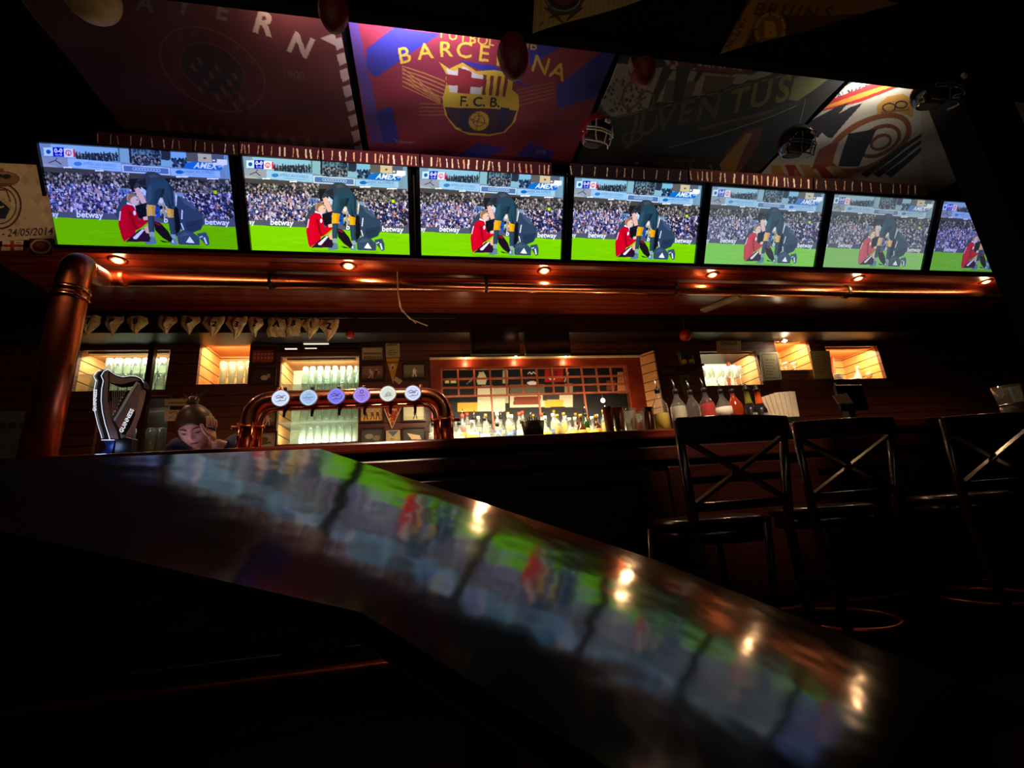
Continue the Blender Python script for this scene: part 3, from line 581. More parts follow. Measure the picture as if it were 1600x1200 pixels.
c = A(942, 626, 4.3); t = thing('mini_lamp', c, 'bright glowing bulb above the shaker tins on the right of the bottles', 'lamp')
MB().lathe([(0, -.022), (.018, -.012), (.022, .004), (.01, .022), (0, .024)], c, 14).build('bulb', bulbm, t, org=c, smooth=True); MB().tube([c+Vector((0, 0, .02)), c+Vector((0, .0, .06)), (c.x, WY-.03, c.z+.08)], .005, 8).build('arm', black, t, org=c)
link_light('lamp_light', 'POINT', c+Vector((0, -.05, 0)), 3, (1, .7, .35), .02, parent=t)
c = A(1226, 533, 4.38); t = thing('mini_lamp', c, 'small white lamp at the top left of the niche between the menu boards', 'lamp')
MB().lathe([(0, -.02), (.012, -.012), (.03, .0), (.006, .02), (0, .03)], c, 12).build('bulb', bulbm, t, org=c, smooth=True); MB().bar(c+Vector((-.1, .05, .01)), c+Vector((.02, .05, .01)), .01, .01).bar(c+Vector((-.02, 0, .01)), c+Vector((-.02, .1, .01)), .01, .01).build('bracket', steel, t, org=c)
link_light('lamp_light', 'POINT', c+Vector((0, -.04, -.03)), 1.5, (1, .8, .5), .02, parent=t)
# ------------------------------------------------------------------ bottles on the back bar
t = thing('back_counter', (1.2, 4.3, 0), 'dark back counter with a lit stepped rack under the spirit bottles', 'back counter'); L = t.location
MB().box(-4.6, 6.4, 4.02, WY-.06, 0, SB-.06).build('cabinet_body', darkwood, t, org=L)
bx0, bx1 = A(668, 670, 4.2).x, A(1000, 670, 4.2).x
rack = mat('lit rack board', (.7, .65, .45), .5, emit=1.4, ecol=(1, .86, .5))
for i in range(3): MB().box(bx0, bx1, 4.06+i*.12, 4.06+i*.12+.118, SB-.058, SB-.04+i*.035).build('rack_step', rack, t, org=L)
link_light('rack_light', 'AREA', ((bx0+bx1)/2-.25, 3.98, SB+.42), 22, (1, .9, .6), (1.6, .05), parent=t, rot=(math.radians(22), 0, 0))
def bottle(label, gl, liq=None, cap=None, lab=None, h=.3, r=.036, neck=.5, spout=False, kind=0):
    t = thing('bottle', (0, 0, -5), label, 'bottle'); rn = .013
    if kind == 0: prof = [(0, 0), (r, 0), (r, h*.62), (r*.9, h*.68), (rn, h*.8), (rn, h), (rn+.003, h)]
    elif kind == 1: prof = [(0, 0), (r*1.25, 0), (r*1.25, h*.42), (r*1.0, h*.52), (rn, h*.66), (rn, h), (rn+.003, h)]
    else: prof = [(0, 0), (r*1.4, 0), (r*1.45, h*.25), (r*1.1, h*.5), (rn, h*.62), (rn, h), (rn+.003, h)]
    MB().lathe(prof, n=16).build('bottle_body', gl, t, smooth=True)
    if liq: MB().lathe([(0, .004)]+[(max(0, a-.003), z) for a, z in prof[1:3]][0:1]+[(prof[1][0]-.004, .004), (prof[2][0]-.004, prof[2][1]*.9), (0, prof[2][1]*.9)], n=16).build('liquid', liq, t, smooth=False)
    MB().lathe([(rn+.002, h-.03), (rn+.005, h-.03), (rn+.005, h+.006), (0, h+.008)], n=12).build('cap', cap or black, t, smooth=True)
    if lab: MB().lathe([(prof[1][0]+.0012, h*.12), (prof[1][0]+.0016, h*.12), (prof[1][0]+.0016, h*.38), (prof[1][0]+.0012, h*.38)], n=16).build('paper_label', lab, t, smooth=True)
    if spout: MB().tube([(0, 0, h), (0, 0, h+.03), (.008, 0, h+.065)], [.005, .004, .003], 8).build('pour_spout', steel, t, smooth=True)
    return t
amber = mat('amber spirit', rgb(180, 95, 20), .15, var=.1); redl = mat('red liqueur', rgb(150, 10, 10), .2); clearl = mat('pale cloudy liquid', (.72, .7, .55), .3); yl = mat('yellow juice', rgb(240, 205, 70), .4); greenb = mat('dark green bottle', rgb(30, 60, 20), .1)
orange = mat('orange label', rgb(235, 140, 30), .6); whl = mat('white label', (.8, .78, .66), .6); yel = mat('yellow label', rgb(230, 200, 60), .6); redcap = mat('red cap', rgb(170, 60, 40), .4); goldcap = mat('gold cap', rgb(200, 160, 70), .35, .8); brownb = mat('brown bottle', rgb(70, 28, 8), .1); bluel = mat('blue label', rgb(90, 110, 170), .5); bordeaux = mat('dark red drink', rgb(90, 10, 12), .15)
kinds = [bottle('x', glassw, clearl, redcap, whl, .3, .036, kind=0), bottle('x', glassw, clearl, black, whl, .27, .034, kind=1, spout=True), bottle('x', glassw, redl, black, whl, .25, .036, kind=1),
         bottle('x', glassw, yl, goldcap, None, .28, .034, kind=0), bottle('x', glassw, clearl, whl, bluel, .28, .033, kind=0), bottle('x', brownb, None, goldcap, orange, .26, .036, kind=1),
         bottle('x', greenb, None, black, yel, .28, .034, kind=0), bottle('x', glassw, amber, whl, yel, .24, .036, kind=2), bottle('x', glassw, clearl, black, None, .22, .036, kind=2), bottle('x', glassw, redl, redcap, orange, .27, .033, kind=0, spout=True)]
kd = ['clear red-capped bottle', 'squat clear bottle with pourer', 'red liqueur bottle', 'yellow spirit bottle', 'clear bottle with blue label', 'brown bottle with orange label', 'dark green bottle', 'round amber bottle', 'short round clear bottle', 'slim red bottle with pourer']
seq = [[0, 1, 2, 0, 4, 8, 1, 4, 0, 3, 6, 3, 7, 5, 1, 7, 9, 3], [8, 2, 9, 1, 3, 4, 3, 0, 1, 0, 4, 3, 7, 6, 5, 1, 4, 1], [8, 8, 2, 7, 2, 8, 4, 8, 8, 7, 3, 7, 5, 7, 3, 7, 8]]
rowl = ['back row of rack', 'middle row of rack', 'front row of rack']
for r, Yb in ((0, 4.36), (1, 4.24), (2, 4.12)):
    n = len(seq[r]); cnt = {}
    for i, k in enumerate(seq[r]):
        x = bx0+.05+(bx1-bx0-.1)*(i+.5*(r == 1))/n; cnt[k] = 0
        place(kinds[k], (x, Yb+random.uniform(-.015, .015), SB-.04+(2-r)*.035+.001), '%s, %s, %s' % (kd[k], rowl[r], nth(i, n)), 0, 'spirit bottles on the lit rack', (1, 1, random.uniform(.85, 1.02)))
for i, (x, y) in enumerate(((1071, 548), (1082, 548))):
    place(kinds[6], (A(x, 573, 4.4).x, 4.4, A(x, 573, 4.4).z), 'small dark bottle with pale label on the little wall shelf, %s' % ['left of the two', 'right of the two'][i], 0, 'pair of dark bottles on the wall shelf', (.8, .8, .75))
s0 = A(1077, 573, 4.4); tag(MB().box(s0.x-.12, s0.x+.12, 4.3, WY, s0.z-.02, s0.z).build('wall_shelf', darkwood), 'little dark wall shelf carrying two bottles left of the wine glass niche', 'shelf')
# ------------------------------------------------------------------ pictures, pennants and signs on the back wall
def wallcard(px_, py_, w_, h_, Y=WY-.004): # centre and size in metres
    c = A(px_, py_, Y); return c
def picture(px_, py_, draw, label, w_=.2, h_=.135, mount=(150, 130, 100)):
    c = A(px_, py_, WY-.02); t = thing('framed_picture', c, label, 'picture', 'framed sports pictures on the back wall'); f = .014
    b = MB()
    for q in ((-w_/2-f, w_/2+f, -h_/2-f, -h_/2), (-w_/2-f, w_/2+f, h_/2, h_/2+f), (-w_/2-f, -w_/2, -h_/2, h_/2), (w_/2, w_/2+f, -h_/2, h_/2)): b.box(c.x+q[0], c.x+q[1], WY-.03, WY-.002, c.z+q[2], c.z+q[3])
    b.build('frame', darkwood, t, org=c)
    k = Canvas(48, 32, mount); draw(k)
    sheet('photo', k, lambda u, v: np.stack([c.x-w_/2+u*w_, u*0+WY-.012, c.z+h_/2-v*h_], -1), MATS.setdefault('photo print', MATS.get('photo print') or painted('photo print', .4, val=1.6)), parent=t, org=c)
    return t
def team(k, bg, sh, n=6):
    k.rect(0, 0, 48, 32, bg)
    for r in range(2):
        for i in range(n): x = 6+i*36/(n-1); y = 12+r*9; k.ell(x, y-3, 1.6, 1.8, (200, 160, 120)); k.poly([(x-2.5, y-1), (x+2.5, y-1), (x+2, y+7), (x-2, y+7)], sh)
def action(k, bg, fl, figs):
    k.rect(0, 0, 48, 32, bg); k.rect(0, 22, 48, 32, fl)
    for x, c, l in figs:
        k.ell(x, 9, 2.2, 2.4, (200, 160, 120)); k.poly([(x-3, 11), (x+4, 11), (x+3+l, 20), (x-3+l, 20)], c); k.line([(x-1+l, 20), (x-4, 28)], 2.4, c); k.line([(x+2+l, 20), (x+5, 28)], 2.4, c); k.line([(x+3, 12), (x+8, 16)], 2, (200, 160, 120))
P = [((411, 557), lambda k: team(k, (120, 45, 30), (150, 60, 35)), 'reddish framed team photo, upper of the two between the pine niche and the tall niche'),
     ((411, 588), lambda k: (k.rect(0, 0, 48, 32, (50, 38, 22)), k.ell(26, 18, 8, 6, (185, 165, 130)), k.ell(34, 14, 4, 5, (160, 140, 110))), 'dark framed photo with pale shape, lower of the two left of the tall niche'),
     ((412, 655), lambda k: action(k, (120, 100, 70), (80, 60, 40), [(30, (190, 170, 140), 2)]), 'framed photo half hidden behind the left bend of the copper tower'),
     ((412, 688), lambda k: (k.rect(0, 0, 48, 32, (130, 120, 100)), k.ell(24, 14, 8, 6, (70, 55, 40)), k.line([(10, 24), (38, 20)], 4, (60, 50, 40))), 'grey framed photo between the left legs of the tower and the glasses'),
     ((582, 553), lambda k: team(k, (150, 135, 100), (90, 75, 50), 7), 'framed photo of a seated team in rows, top of the column left of the pennants'),
     ((582, 582), lambda k: action(k, (120, 85, 65), (90, 60, 45), [(18, (190, 160, 140), 4), (32, (60, 35, 30), -3)]), 'framed photo of two grappling players, second down in the column left of the pennants'),
     ((647, 580), lambda k: action(k, (110, 105, 80), (80, 85, 55), [(24, (220, 215, 200), 0)]), 'framed photo of a player in white with raised arms, right of the pennants, uppermost'),
     ((581, 647), lambda k: action(k, (175, 140, 90), (205, 150, 70), [(10, (70, 45, 35), 0), (24, (90, 60, 40), 1), (36, (80, 50, 35), 0)]), 'framed yellowish photo of three standing players, left of the red pennant below the tower bar'),
     ((647, 646), lambda k: action(k, (185, 175, 140), (170, 160, 120), [(25, (30, 30, 34), 1)]), 'framed pale photo of a dark player with ball, right of the red pennant'),
     ((582, 681), lambda k: (k.rect(0, 0, 48, 32, (60, 58, 50)), k.ell(16, 16, 9, 6, (130, 120, 100)), k.ell(32, 20, 8, 6, (110, 95, 80))), 'lowest framed photo left of the grey triangle card'),
     ((647, 680), lambda k: (k.rect(0, 0, 48, 32, (50, 45, 35)), k.poly([(8, 10), (36, 16), (40, 26), (18, 24)], (180, 150, 110))), 'lowest framed photo right of the grey triangle card')]
for (a, b_), d, l in P: picture(a, b_, d, l)
def flat(name, label, cat, pts, cvw, cvh, bg, draw, Y, group=None, rough=.8, thick=.002):
    "flat card or cloth whose four photograph corners (tl, tr, br, bl) lie on the plane at depth Y"
    P4 = [A(x, y, Y) for x, y in pts]; c = P4[0]; k = Canvas(cvw, cvh, bg, homog(pts, [(0, 0), (cvw-1, 0), (cvw-1, cvh-1), (0, cvh-1)])); draw(k); k.a = np.clip(k.a, 0, 1)
    p = np.array([list(q) for q in P4])
    def fn(u, v):
        u = u[:, None]; v = v[:, None]; return (p[0]*(1-u)+p[1]*u)*(1-v)+(p[3]*(1-u)+p[2]*u)*v
    o = sheet(name, k, fn, MATS.setdefault('printed %g' % rough, MATS.get('printed %g' % rough) or painted('printed %g' % rough, rough, val=1.7 if rough == .82 else 1)), org=c, thick=thick); tag(o, label, cat, group); return o
def lines(k, x0, y0, x1, y1, n, col, wd=1.0):
    for i in range(n):
        y = y0+(y1-y0)*(i+.5)/n; x = x0+RNG.uniform(0, 4); xe = x1-RNG.uniform(0, 5)
        while x < xe: l = RNG.uniform(1, 3); k.line([(x, y), (min(xe, x+l), y+RNG.uniform(-.5, .5))], wd, col); x += l+1.2
def d1(k): lines(k, 1125, 528, 1153, 550, 3, (60, 40, 25), .9); k.text('DANGER', 1139, 538.5, 6.5, (50, 25, 15), bold=.02)
t = flat('framed_sign', 'small brown framed notice hung above the wine glass niche', 'sign', [(1119, 525), (1157, 524), (1158, 551), (1120, 552)], 120, 80, (205, 165, 115), d1, WY-.03)
def d2(k):
    k.line([(1190, 554), (1213, 553), (1219, 590), (1195, 591), (1190, 554)], .8, (70, 55, 40)); lines(k, 1194, 560, 1212, 587, 6, (90, 75, 55), 1.0)
flat('menu_board', 'pale framed menu sheet on the post right of the wine glasses', 'menu', [(1186, 551), (1215, 550), (1222, 593), (1192, 595)], 90, 120, (232, 218, 180), d2, WY-.03)
def d3(k): lines(k, 1273, 556, 1292, 584, 7, (85, 72, 40), .8)
flat('menu_board', 'plain tan menu sheet between the two right pine niches', 'menu', [(1265, 549), (1296, 548), (1301, 591), (1273, 592)], 90, 120, (190, 165, 100), d3, WY-.03)
def d4(k): lines(k, 261, 626, 297, 633, 1, (60, 40, 20), 2.4)
flat('paper_sign', 'narrow cream sign strip on the dark boards behind the bent head', 'sign', [(257, 624), (301, 622), (301, 634), (257, 634)], 120, 30, (225, 190, 140), d4, WY-.01)
def d5(k):
    for i, (y, n) in enumerate(((645, 5), (653, 7))):
        for j in range(n): k.ring(266+j*3.6, y+RNG.uniform(-1, 1), 1.3, 1.6, .9, (30, 16, 10), a0=RNG.uniform(0, 3), a1=5.5)
flat('paper_sign', 'cream paper note with dark handwriting beside the bent head', 'sign', [(257, 641), (300, 640), (300, 657), (257, 658)], 120, 50, (245, 215, 175), d5, WY-.01)
def d6(k):
    k.line([(604, 527), (623, 524)], 1, (90, 80, 60)); k.ell(613, 533, 7, 6, (110, 95, 65)); k.line([(604, 540), (621, 538)], 3, (120, 105, 75)); lines(k, 605, 546, 621, 556, 3, (40, 28, 18), 1.2)
flat('wall_pennant', 'tan banner with a dark emblem above the gold pennant', 'pennant', [(602, 522), (624, 520), (625, 558), (603, 559)], 70, 110, (175, 155, 105), d6, WY-.012)
def tri(name, label, cat, pts, bg, draw, Y):
    P3 = [A(x, y, Y) for x, y in pts]; c = P3[0]; n = 46; xs_ = [p[0] for p in pts]; ys_ = [p[1] for p in pts]
    src = [(pts[0][0], pts[0][1]), (pts[1][0], pts[1][1]), (pts[1][0]+pts[2][0]-.5*(pts[0][0]+pts[1][0]), pts[1][1]+pts[2][1]-.5*(pts[0][1]+pts[1][1])), (pts[0][0]+pts[2][0]-.5*(pts[0][0]+pts[1][0]), pts[0][1]+pts[2][1]-.5*(pts[0][1]+pts[1][1]))]
    k = Canvas(60, 90, bg, homog(src, [(0, 0), (59, 0), (59, 89), (0, 89)])); draw(k); k.a = np.clip(k.a, 0, 1)
    a, b_, t_ = [np.array(list(p)) for p in P3]; mid = (a+b_)/2
    # narrowing grid: colours are looked up where each point lies
    w, h = 60, 90; cc = Canvas(w, h, bg)
    for j in range(h):
        f = 1-j/(h-1)
        for i in range(w): cc.a[j, i] = k.a[j, int(min(w-1, max(0, (w-1)*(.5+(i/(w-1)-.5)*f))))]
    def fn(u, v):
        u = u[:, None]; v = v[:, None]*.999; return (a*(1-u)+b_*u)*(1-v)+t_*v
    o = sheet(name, cc, fn, MATS.setdefault('printed 0.8', MATS.get('printed 0.8') or painted('printed 0.8', .8)), org=c, thick=.002); return tag(o, label, cat)
tri('wall_pennant', 'gold triangular pennant pointing down between the framed pictures', 'pennant', [(603, 560), (624, 559), (614, 600)], (205, 150, 45), lambda k: (k.rect(600, 565, 626, 568, (150, 90, 30)), k.ell(613.5, 574, 4, 5, (235, 205, 150)), k.ell(613.5, 575, 2, 3, (150, 90, 30))), WY-.012)
tri('wall_pennant', 'red triangular pennant with pale edging below the tower bar', 'pennant', [(598, 636), (628, 635), (612.5, 670)], (150, 35, 20), lambda k: (k.line([(599, 636.5), (612, 669)], 1.6, (220, 190, 150)), k.line([(627, 636), (613, 669)], 1.6, (220, 190, 150)), k.speck(40, (604, 638, 622, 660), [(215, 170, 90), (190, 90, 40)], .9)), WY-.012)
tri('wall_pennant', 'small pale pennant hanging left of the pair of wall shelf bottles', 'pennant', [(1057, 549), (1073, 549), (1066, 582)], (150, 130, 85), lambda k: (k.line([(1058, 551), (1072, 551)], 2, (60, 50, 40)), k.poly([(1062, 556), (1069, 556), (1066, 572)], (215, 195, 130))), WY-.012)
tri('wall_pennant', 'dim green-grey pennant below the small pale one', 'pennant', [(1060, 586), (1079, 585), (1071, 622)], (95, 90, 55), lambda k: k.ell(1070, 596, 4, 6, (60, 60, 40)), WY-.012)
flat('paper_card', 'cream card with a grey triangle under the red pennant', 'card', [(603, 673), (625, 672), (626, 690), (603, 691)], 60, 50, (190, 165, 115), lambda k: (k.poly([(605, 674), (623, 673), (614, 682)], (85, 95, 105)), lines(k, 608, 684, 622, 688, 1, (120, 70, 30), 2.4)), WY-.012)
def d7(k): k.line([(591, 506), (615, 508)], 2, (225, 215, 200)); k.line([(591, 512), (615, 513)], 1.2, (225, 215, 200)); lines(k, 592, 517, 613, 520, 1, (200, 120, 100), 1.5)
flat('team_scarf', 'small folded red scarf with white bars above the tan banner', 'scarf', [(589, 503), (617, 504), (617, 521), (590, 524)], 70, 44, (110, 18, 15), d7, WY-.05)
flat('paper_card', 'crooked pale card beside the gold pennant tip', 'card', [(618, 588), (629, 595), (624, 601), (615, 594)], 20, 20, (190, 170, 130), lambda k: None, WY-.02)
# louvre above the tall niche
x0, x1, z0, z1 = OP['n3']; t = thing('louvre_panel', (x0, WY-.03, z1), 'dark slatted louvre above the tall glass niche with light slipping between the slats', 'louvre'); L = t.location
b = MB()
for i in range(4): z = z1+.03+i*.05; b.box(x0-.02, x1, WY-.03, WY-.006, z, z+.032)
b.build('slat', darkwood, t, org=L)
for q in ((.28, .6, .125), (.05, .2, .075), (.3, .45, .082), (.62, .8, .19), (.35, .5, .19)): MB().box(x0+q[0]*(x1-x0), x0+q[1]*(x1-x0), WY-.028, WY-.01, z1+q[2]-.0055, z1+q[2]+.0025).build('light_gap', mat('slat glow', (1, .9, .7), .5, emit=.9), t, org=L)  # glowing strips stand in for light coming through the slats
# ------------------------------------------------------------------ numbered cloth bags
bags = [(143, 507, '7', 33, 36), (180, 508, '7', 30, 35), (216, 508, '8', 34, 33), (262, 508, '', 32, 32), (298, 508, '9', 32, 32), (335, 509, '12', 34, 36), (371, 509, '13', 32, 38), (400, 510, '2', 24, 34), (433, 511, 'A', 30, 32), (460, 511, 'B', 24, 30), (486, 512, '1', 28, 34), (515, 513, '2', 31, 36)]
for i, (x, y, s, wd, ht_) in enumerate(bags):
    YB = 4.12; c = A(x, y-13, YB); sc_ = (A(x+10, y, YB).x-A(x, y, YB).x)/10; w_, h_ = wd*sc_, ht_*sc_*1.02
    k = Canvas(70, 78, (190, 165, 115)); k.speck(60, (0, 0, 70, 78), [(175, 150, 100), (205, 185, 140)], 5)
    if s: k.text(s, 37+random.uniform(-2, 2), 40, 35 if len(s) < 2 else 28, (14, 10, 8), rot=random.uniform(-.15, .15), bold=.05)
    else: k.ring(50, 44, 12, 12, 2.5, (60, 45, 30), a0=-1, a1=2.2)
    if s not in ('', 'A', 'B', '2'): k.ring(56, 52, 7, 7, 2, (90, 75, 50), a0=-1, a1=2.5) if s == '9' else None
    ph = random.uniform(0, 6); flatb = s in ('A', 'B')
    def fn(u, v):
        e = .52*np.ones_like(v) if flatb else np.where(v < .3, .47+v*.1, (1-v)/.7*.5+.01)
        if flatb: e = .44+.05*np.sin(v*3)
        bul = np.sin(np.pi*np.clip(u, 0, 1))*np.sin(np.pi*np.clip(v*.9+.1, 0, 1))
        X = c.x+(u-.5)*2*e*w_*.98+.006*np.sin(v*9+ph); Z = c.z-v*h_+.006*np.sin(u*7+ph)*(1-v); Yy = YB-.045*bul-.006*np.sin(u*14+ph)
        return np.stack([X, Yy, Z], -1)
    lab = 'hanging cream cloth bag marked %s' % s if s else 'unmarked hanging cream cloth bag'
    if s == '7': pass
    lab += ', '+nth(i, 12)
    t = thing('cloth_bag', c, lab, 'bag', 'numbered cloth bags hung in a row')
    sheet('cloth', k, fn, MATS.setdefault('bag cloth', MATS.get('bag cloth') or painted('bag cloth', .85, val=1.45)), parent=t, org=c, thick=.004)
    MB().tube([c+Vector((-w_*.3, 0, 0)), c+Vector((0, 0, .025)), c+Vector((w_*.3, 0, 0))], .003, 6).bar(c+Vector((0, 0, .02)), (c.x, 4.12, 2.7), .003, .003).build('cord', black, t, org=c)
tag(MB().tube([(-3.2, 4.13, 2.62), (.3, 4.13, 2.62)], .006, 8).build('hanging_rail', black), 'thin dark rail under the soffit carrying the numbered cloth bags', 'rail')
# red hanging balls
for i, (x, y, Y, s) in enumerate(((547, 523, 4.2, .04), (1071, 524, 4.0, .06))):
    c = A(x, y, Y); t = thing('red_ball', c, ['small dim red ball hanging at the right end of the numbered bags', 'larger dim red ball hanging over the small pale pennant'][i], 'ball')
    MB().lathe([(s*math.sin(a), -s*math.cos(a)) for a in [j*math.pi/10 for j in range(11)]], c, 18).build('shell', mat('red glossy ball', rgb(165, 12, 10), .5), t, org=c, smooth=True); MB().tube([c+Vector((0, 0, s)), (c.x, c.y, 2.7)], .003, 6).build('string', black, t, org=c)
# two dark monitors
for i, (xa_, xb_) in enumerate(((734, 813), (818, 893))):
    a, b_ = A(xa_, 511, 4.15), A(xb_, 553, 4.15); t = thing('wall_monitor', (a.x, 4.15, b_.z), ['switched-off monitor over the lattice cabinet, left one', 'switched-off monitor over the lattice cabinet, right one'][i], 'monitor', 'switched-off monitors'); L = t.location
    MB().box(a.x, b_.x, 4.15, 4.19, b_.z, a.z).build('casing', black, t, org=L, bevel=.004); MB().box(a.x+.012, b_.x-.012, 4.146, 4.15, b_.z+.012, a.z-.012).build('dark_screen', blackgloss, t, org=L); MB().box((a.x+b_.x)/2-.02, (a.x+b_.x)/2+.02, 4.19, 4.2, b_.z+.1, 2.7).build('mount', black, t, org=L)
# ------------------------------------------------------------------ copper draught tower on the bar
TY = 2.45; xl, xr = A(387, 690, TY).x, A(697, 680, TY).x; zt = A(540, 620, TY).z; zb = 1.15
t = thing('draught_tower', ((xl+xr)/2, TY, zb), 'polished copper draught beer tower shaped like a wide arch with six round lit badges', 'beer tower'); L = t.location; R = .041
def archpath(r0, zz, rad): return [Vector((xl+r0, TY, zb+.0)), Vector((xl+r0, TY, zz-rad))]+arc((xl+r0, TY, zz-rad), (xl+r0, TY, zz), (xl+r0+rad, TY, zz), 10)[1:]+arc((xr-r0-rad, TY, zz), (xr-r0, TY, zz), (xr-r0, TY, zz-rad), 10)+[Vector((xr-r0, TY, zb))]
MB().tube(archpath(0, zt, .13), R, 24).build('main_tube', copper, t, org=L, smooth=True)
MB().tube([p+Vector((0, .0, 0)) for p in archpath(R+.012, zt-R-.012, .085)], .012, 14).build('inner_rail', copper, t, org=L, smooth=True)
for x in (xl, xr):
    MB().tube([(x, TY, zt-.15), (x, TY, zt-.142)], R+.012, 24).build('flange', copper2, t, org=L, smooth=True)
    MB().tube([(x-.03, TY-R, zb), (x-.03, TY-R, zt-.13)], .008, 10).tube([(x+.03, TY-R, zb), (x+.03, TY-R, zt-.13)], .008, 10).build('riser', copper, t, org=L, smooth=True)
    b = MB()
    for s in (-1, 1): b.tube([(x+s*(R+.01), TY-.01, zt-.146), (x+s*(R+.035), TY-.01, zt-.146)], .009, 8)
    b.build('wing_bolt', copper2, t, org=L, smooth=True)
for x in (xl+.13, xr-.13):
    MB().tube([(x-.005, TY, zt), (x+.005, TY, zt)], R+.008, 24).tube([(x, TY, zt+R), (x, TY, zt+R+.016)], [.008, .011], 8).build('flange', copper2, t, org=L, smooth=True)
bad = [(438, 622, (200, 215, 255), 's'), (482, 621, (160, 190, 235), 'c'), (525, 619, (115, 115, 235), 's'), (565, 617, (150, 125, 225), 'r'), (606, 615, (215, 220, 205), 'm'), (645, 614, (200, 210, 250), 's')]
for i, (x, y, c_, kd_) in enumerate(bad):
    c = A(x, y, TY-R-.035); rr = .0395
    bz_ = MB().tube([(c.x, c.y+.004, c.z), (c.x, c.y+.02, c.z)], rr+.004, 28).tube([(c.x, c.y+.02, c.z), (c.x, TY-R+.004, c.z+.0)], .012, 10).build('badge_housing', silver, t, org=L, smooth=False)
    k = Canvas(64, 64, c_); ink = tuple(int(v*.25) for v in c_[:2])+(110,)
    k.ring(32, 32, 30, 30, 3, tuple(min(255, v+50) for v in c_))
    if kd_ == 's':
        k.poly([(12, 24), (24, 20), (36, 26), (50, 18), (52, 34), (48, 46), (30, 44), (18, 48)], tuple(min(255, v+20) for v in c_)); k.line([(12, 26), (24, 20), (36, 26), (50, 20)], 3.4, ink); k.line([(16, 32), (28, 29), (44, 31)], 4, ink); k.line([(16, 46), (30, 42), (50, 42), (52, 30)], 2.5, ink); k.text('ölz', 30, 41, 11, ink)
    elif kd_ == 'c': k.ring(32, 26, 9, 9, 2, (100, 130, 180), a0=1, a1=6); k.line([(12, 34), (52, 30)], 4, (110, 140, 190)); k.line([(18, 42), (46, 40)], 2, (110, 140, 190))
    elif kd_ == 'r': k.ell(32, 18, 8, 8, (80, 60, 160)); k.ell(32, 18, 4, 4, (170, 150, 235)); k.line([(20, 34), (44, 34)], 2.4, (80, 60, 160)); k.line([(24, 42), (40, 42)], 1.6, (80, 60, 160)); k.line([(32, 46), (32, 54)], 1.6, (80, 60, 160))
    else: k.poly([(18, 42), (30, 20), (46, 30), (44, 42)], (165, 170, 160)); k.line([(16, 44), (50, 40)], 3, (140, 148, 140)); k.line([(30, 20), (36, 40)], 2, (215, 220, 205))
    def fn(u, v):
        a = (u*2-1); b2 = (v*2-1); # square to disc
        X = a*np.sqrt(1-b2*b2/2); Z = b2*np.sqrt(1-a*a/2); return np.stack([c.x+X*rr, u*0+c.y, c.z-Z*rr], -1)
    tag(sheet('badge_face', k, fn, MATS.setdefault('lit badge', MATS.get('lit badge') or painted('lit badge', .4, 1.0)), parent=t, org=L), ['pale blue badge with dark script at the far left of the tower', 'light blue badge', 'deep blue badge with dark script', 'violet badge with a round emblem', 'whitish badge with a grey emblem', 'pale blue badge with dark script at the far right of the tower'][i])
    MB().tube([(c.x, TY, zt+R-.004), (c.x, TY-.01, zt+R+.014)], [.007, .009], 8).build('tap_pin', black, t, org=L, smooth=True)
    MB().tube([(c.x+.01, TY, zt-R-.02), (c.x+.01, TY-.03, zt-R-.035), (c.x+.01, TY-.035, zt-R-.065)], [.008, .008, .006], 8).build('spout', black, t, org=L, smooth=True)
# ------------------------------------------------------------------ harp shaped tap
HY = 2.45
def Hp(x, y, d=0):
    p = A(120+x/6.667, 560+y/6.667, HY); return Vector((p.x, p.y+d, p.z))
base = Hp(370, 960); base.z = 1.15
t = thing('harp_tap', base, 'black harp shaped beer tap with glowing white edges at the left of the bar', 'beer tap'); L = t.location
_p, _q = A(120+330/6.667-12, 560+300/6.667, HY+.05), A(120+330/6.667, 560+300/6.667, HY); ext = _p-_q
pil = [(330, 118), (290, 138), (262, 185), (285, 235), (268, 320), (262, 440), (275, 560), (305, 690), (340, 800), (352, 850), (470, 850), (455, 770), (400, 690), (370, 620), (345, 500), (338, 380), (350, 280), (345, 230)]
hb = mat('black tap body', (.008, .007, .007), .25); hs = mat('bronze grey tap front', rgb(150, 118, 112), .4, .3)
glow = mat('glowing white edge', (.8, .85, 1), .4, emit=.95, ecol=(.75, .8, 1)); letter = mat('glowing letter', (.9, .9, .95), .4, emit=.85, ecol=(.9, .9, 1))
MB().prism([Hp(*p) for p in pil], ext).build('pillar', hb, t, org=L, bevel=.003)
MB().prism([Hp(*p, -.004) for p in [(330, 135), (300, 160), (290, 190), (305, 235), (290, 330), (284, 440), (296, 560), (325, 690), (358, 830), (440, 840), (420, 760), (370, 660), (345, 560), (325, 440), (330, 300), (335, 230)]], Vector((0, .006, 0))).build('pillar_face', hs, t, org=L)
neck = [(330, 118), (370, 150), (420, 180), (480, 196), (560, 185), (620, 190), (675, 215), (705, 262), (708, 310), (690, 325), (680, 290), (655, 265), (620, 245), (560, 262), (480, 285), (400, 280), (345, 262), (320, 200)]
MB().prism([Hp(*p) for p in neck], Vector((0, .04, 0))).build('neck', hb, t, org=L, bevel=.003)
MB().prism([Hp(*p, -.003) for p in [(345, 150), (420, 195), (480, 212), (560, 202), (620, 206), (665, 235), (620, 232), (560, 248), (480, 270), (400, 265), (350, 250)]], Vector((0, .005, 0))).build('neck_face', hs, t, org=L)
sb = [(625, 240), (662, 262), (668, 330), (648, 430), (612, 560), (560, 700), (500, 810), (470, 850), (430, 850), (440, 740), (385, 640), (420, 590), (500, 440), (560, 340)]
MB().prism([Hp(*p) for p in sb], Vector((0, .045, 0))).build('soundboard', hs, t, org=L, bevel=.003)
